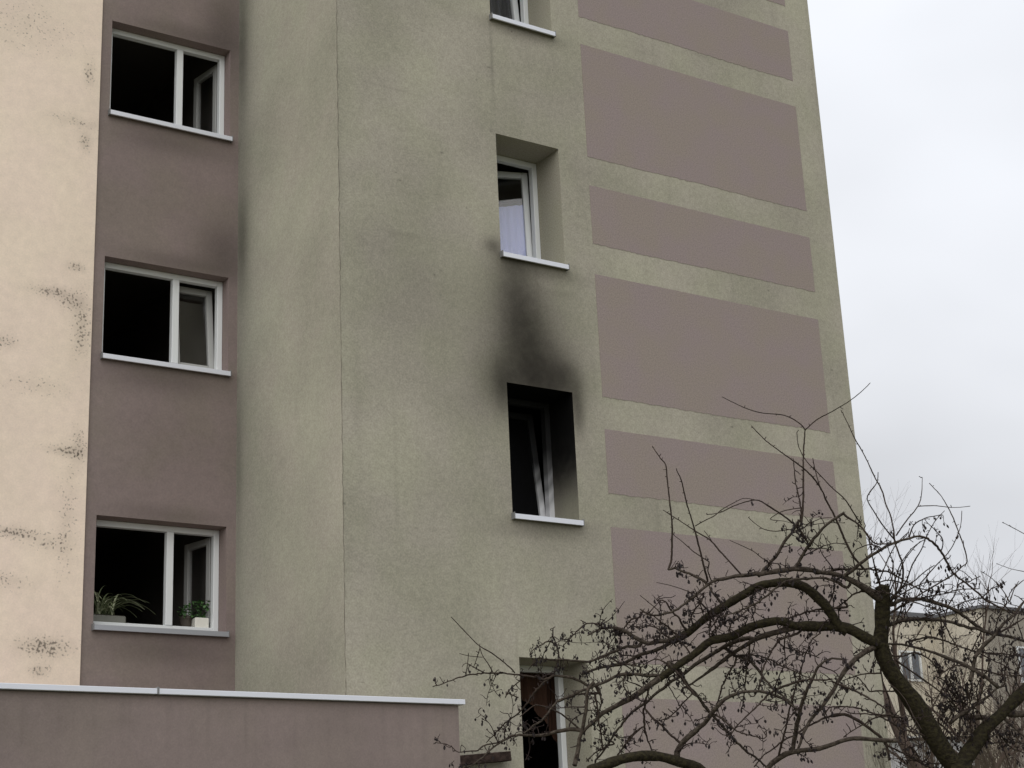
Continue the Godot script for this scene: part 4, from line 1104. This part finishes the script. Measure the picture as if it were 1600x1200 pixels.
	branch([57,2292,-162,69,2333,-138,29,2346,-197,-20,2375,-275], 4.3, 2.9, 0.7, 0.8)
	branch([150,2454,84,188,2427,98,300,2436,95,420,2437,104,500,2431,109], 4.7, 2.9, 0.6, 0.8)
	branch([14,2596,130,22,2584,131,53,2648,142,42,2713,144,25,2771,140], 4.3, 2.5, 0.8, 1.0)
	branch([101,2624,12,93,2616,4,32,2683,32,13,2765,73,23,2811,110], 4.3, 2.5, 0.8, 1.0)
	branch([104,2640,162,66,2708,188,51,2772,241,54,2809,291,26,2872,345], 3.9, 2.5, 0.8, 1.0)
	branch([227,2734,210,250,2738,228,284,2820,221,328,2908,236,363,2966,254], 3.9, 2.5, 0.7, 0.9)
	branch([356,2646,176,400,2750,175,459,2855,180,520,2947,181], 3.9, 2.5, 0.7, 0.9)
	branch([276,2575,140,316,2650,136,333,2725,124], 3.9, 2.5, 0.7, 0.9)
	branch([-679,3321,39,-691,3283,17,-775,3325,-12,-858,3333,-26,-938,3326,-44,-1016,3322,-65,-1073,3304,-88,-1118,3270,-116,-1159,3231,-149,-1204,3193,-189,-1260,3168,-235,-1318,3145,-278,-1368,3126,-309], 8.2, 3.9, 0.8, 0.8)
	branch([-647,3218,-65,-628,3192,-62,-706,3187,-125,-754,3188,-211,-786,3177,-284,-812,3167,-344,-843,3157,-408], 6.8, 4.3, 0.7, 0.7)
	branch([-1151,3239,-520,-1178,3293,-538,-1200,3331,-553,-1211,3368,-558], 8.2, 4.3, 0.9, 1.0)
	branch([-1211,3130,-588,-1227,3174,-552,-1263,3221,-536,-1309,3261,-532,-1341,3302,-522], 6.8, 3.6, 1.0, 1.1)
	branch([-1310,3106,-653,-1359,3146,-645,-1388,3187,-639,-1427,3215,-645,-1473,3270,-639,-1524,3277,-655], 7.2, 3.6, 1.0, 1.1)
	branch([-1354,3081,-695,-1406,3131,-705,-1469,3173,-715,-1518,3208,-718,-1586,3221,-736], 6.1, 3.2, 1.0, 1.0)
	branch([-1288,3133,-631,-1326,3177,-602,-1326,3222,-562,-1311,3259,-519,-1314,3304,-487], 6.1, 3.2, 1.0, 1.0)
	branch([-1382,3069,-720,-1422,3108,-747,-1445,3149,-784,-1468,3162,-825,-1488,3154,-873,-1511,3181,-912], 5.7, 3.2, 1.0, 1.1)
	branch([-1175,3057,-446,-1187,3093,-440,-1180,3133,-421,-1136,3162,-403,-1098,3198,-387,-1072,3249,-377], 5.0, 2.9, 1.0, 1.1)
	branch([-1254,3041,-511,-1266,3077,-505,-1234,3117,-470,-1193,3144,-448,-1135,3151,-427], 4.7, 2.9, 1.0, 1.0)
	branch([-1664,3155,-464,-1667,3170,-461,-1684,3192,-470,-1719,3228,-490,-1754,3265,-510], 3.2, 1.8, 0.2, 0.0)
	branch([-1509,3246,-340,-1526,3265,-344,-1585,3311,-423,-1645,3341,-493], 2.5, 1.8, 0.1, 0.0)
	branch([-1027,3332,-374,-1015,3274,-417,-989,3219,-432,-995,3173,-465], 5.4, 3.2, 0.9, 1.0)
	branch([-733,3188,-118,-698,3253,-104,-687,3310,-87,-700,3367,-85], 4.7, 2.9, 0.9, 1.0)
	branch([-1580,3220,-734,-1581,3194,-745,-1615,3184,-785,-1631,3146,-830,-1634,3108,-865,-1623,3062,-897], 5.7, 2.9, 1.0, 1.0)
	branch([-1511,2989,-860,-1535,3001,-912,-1575,3013,-955,-1614,3053,-985,-1654,3097,-1014], 5.0, 2.9, 1.0, 1.0)
	branch([-1644,2858,-704,-1648,2901,-690,-1699,2918,-739,-1736,2936,-770,-1774,2967,-801,-1811,2960,-849], 5.0, 2.9, 1.0, 1.0)
	branch([-1714,2863,-748,-1726,2814,-750,-1707,2764,-745,-1682,2714,-735], 4.7, 2.9, 0.9, 0.9)
	branch([-1855,2807,-840,-1804,2726,-858,-1793,2650,-929,-1776,2586,-983], 5.0, 2.9, 0.9, 0.9)
	branch([-1358,2956,-589,-1378,3007,-603,-1409,3053,-629,-1417,3112,-635], 5.4, 3.2, 0.9, 0.8)
	branch([-1469,2873,-643,-1499,2922,-647,-1535,2947,-678,-1562,2936,-715], 5.0, 3.2, 0.9, 0.8)
	branch([-1260,3036,-517,-1282,3091,-506,-1268,3135,-461,-1258,3173,-424], 5.0, 2.9, 0.8, 0.6)
	branch([-882,3095,-244,-901,3055,-293,-877,2991,-339,-836,2912,-384], 4.7, 2.9, 0.9, 0.8)
	branch([-871,2990,-335,-807,2977,-322,-734,2955,-297,-675,2933,-279], 4.3, 2.9, 0.8, 0.8)
	branch([145,2589,0,124,2658,21,77,2714,35,33,2755,43,-6,2795,56], 6.1, 3.6, 1.0, 1.6)
	branch([124,2658,21,146,2699,56,141,2745,88,116,2793,109], 5.4, 3.2, 1.0, 1.6)
	branch([77,2714,35,26,2728,26,-9,2776,37,-83,2812,24], 5.0, 2.9, 1.0, 1.6)
	branch([138,2438,78,152,2428,83,211,2461,112,309,2483,132,424,2462,143], 4.7, 2.9, 0.8, 1.0)
	branch([226,2536,118,235,2526,120,308,2470,113,411,2410,88,519,2382,85], 5.0, 2.9, 0.8, 1.0)
	branch([189,2520,103,115,2584,152,7,2642,183,-51,2699,226], 4.7, 2.9, 0.7, 0.8)
	branch([372,2653,182,353,2705,170,340,2794,159,345,2884,151,385,2990,153], 4.7, 2.9, 0.7, 0.8)
	branch([421,2703,205,355,2784,239,313,2861,307,235,2938,350], 4.3, 2.5, 0.7, 0.8)
	branch([-463,3228,65,-500,3321,81,-565,3411,120,-610,3475,150,-639,3520,171], 5.0, 2.5, 0.4, 0.3)
	branch([-453,3231,71,-420,3306,110,-427,3395,180,-424,3444,234,-414,3484,290,-387,3517,357], 5.0, 2.2, 0.4, 0.3)
	branch([-440,3216,76,-393,3274,138,-346,3310,197,-316,3353,253,-288,3384,310], 4.7, 2.2, 0.4, 0.3)
	branch([-482,3230,64,-466,3322,47,-435,3389,57,-387,3491,86,-349,3555,118,-299,3606,158], 4.7, 2.2, 0.4, 0.2)
	branch([-432,3202,76,-443,3255,145,-462,3331,200,-476,3404,264,-474,3461,344,-471,3488,394], 4.3, 2.2, 0.4, 0.2)
	branch([-415,3153,67,-352,3202,146,-290,3219,236,-246,3223,320,-213,3233,406,-170,3222,505], 5.0, 2.5, 0.5, 0.4)
	branch([-504,3320,77,-515,3308,65,-429,3331,82,-308,3314,102,-212,3288,123,-104,3272,166,-2,3259,217], 4.3, 2.2, 0.4, 0.3)
	branch([-423,3181,73,-432,3226,149,-392,3260,214,-341,3288,276,-275,3289,339,-240,3311,387], 4.3, 2.2, 0.5, 0.5)
	branch([-453,3227,70,-491,3307,160,-516,3382,216,-568,3459,245,-607,3524,269], 3.9, 2.2, 0.4, 0.3)
	branch([-69,3186,169,-36,3242,197,14,3317,211,84,3334,228,153,3365,248], 4.7, 2.5, 0.6, 0.5)
	branch([105,3097,189,162,3146,223,198,3203,248,200,3293,252], 4.7, 2.5, 0.6, 0.6)
	branch([233,3031,226,277,3129,232,311,3200,263,339,3278,299,375,3334,335], 4.3, 2.2, 0.5, 0.4)
	branch([228,3122,388,196,3150,383,145,3176,385,71,3188,377,14,3203,374], 3.9, 2.2, 0.4, 0.3)
	branch([-416,2911,-25,-387,2919,-3,-330,2910,29,-254,2932,48,-171,2913,54,-97,2874,46,-29,2827,34], 5.4, 3.2, 0.6, 0.8)
	branch([-177,2556,0,-164,2565,12,-127,2649,39,-58,2737,47,-1,2819,46,68,2887,52], 4.7, 2.9, 0.5, 0.6)
	branch([-95,2431,7,-87,2438,16,-33,2539,21,58,2628,19,158,2703,26,240,2763,40], 4.7, 2.9, 0.5, 0.6)
	branch([123,2435,72,75,2517,101,37,2595,167,12,2668,259,-32,2742,338], 4.3, 2.5, 0.6, 0.8)
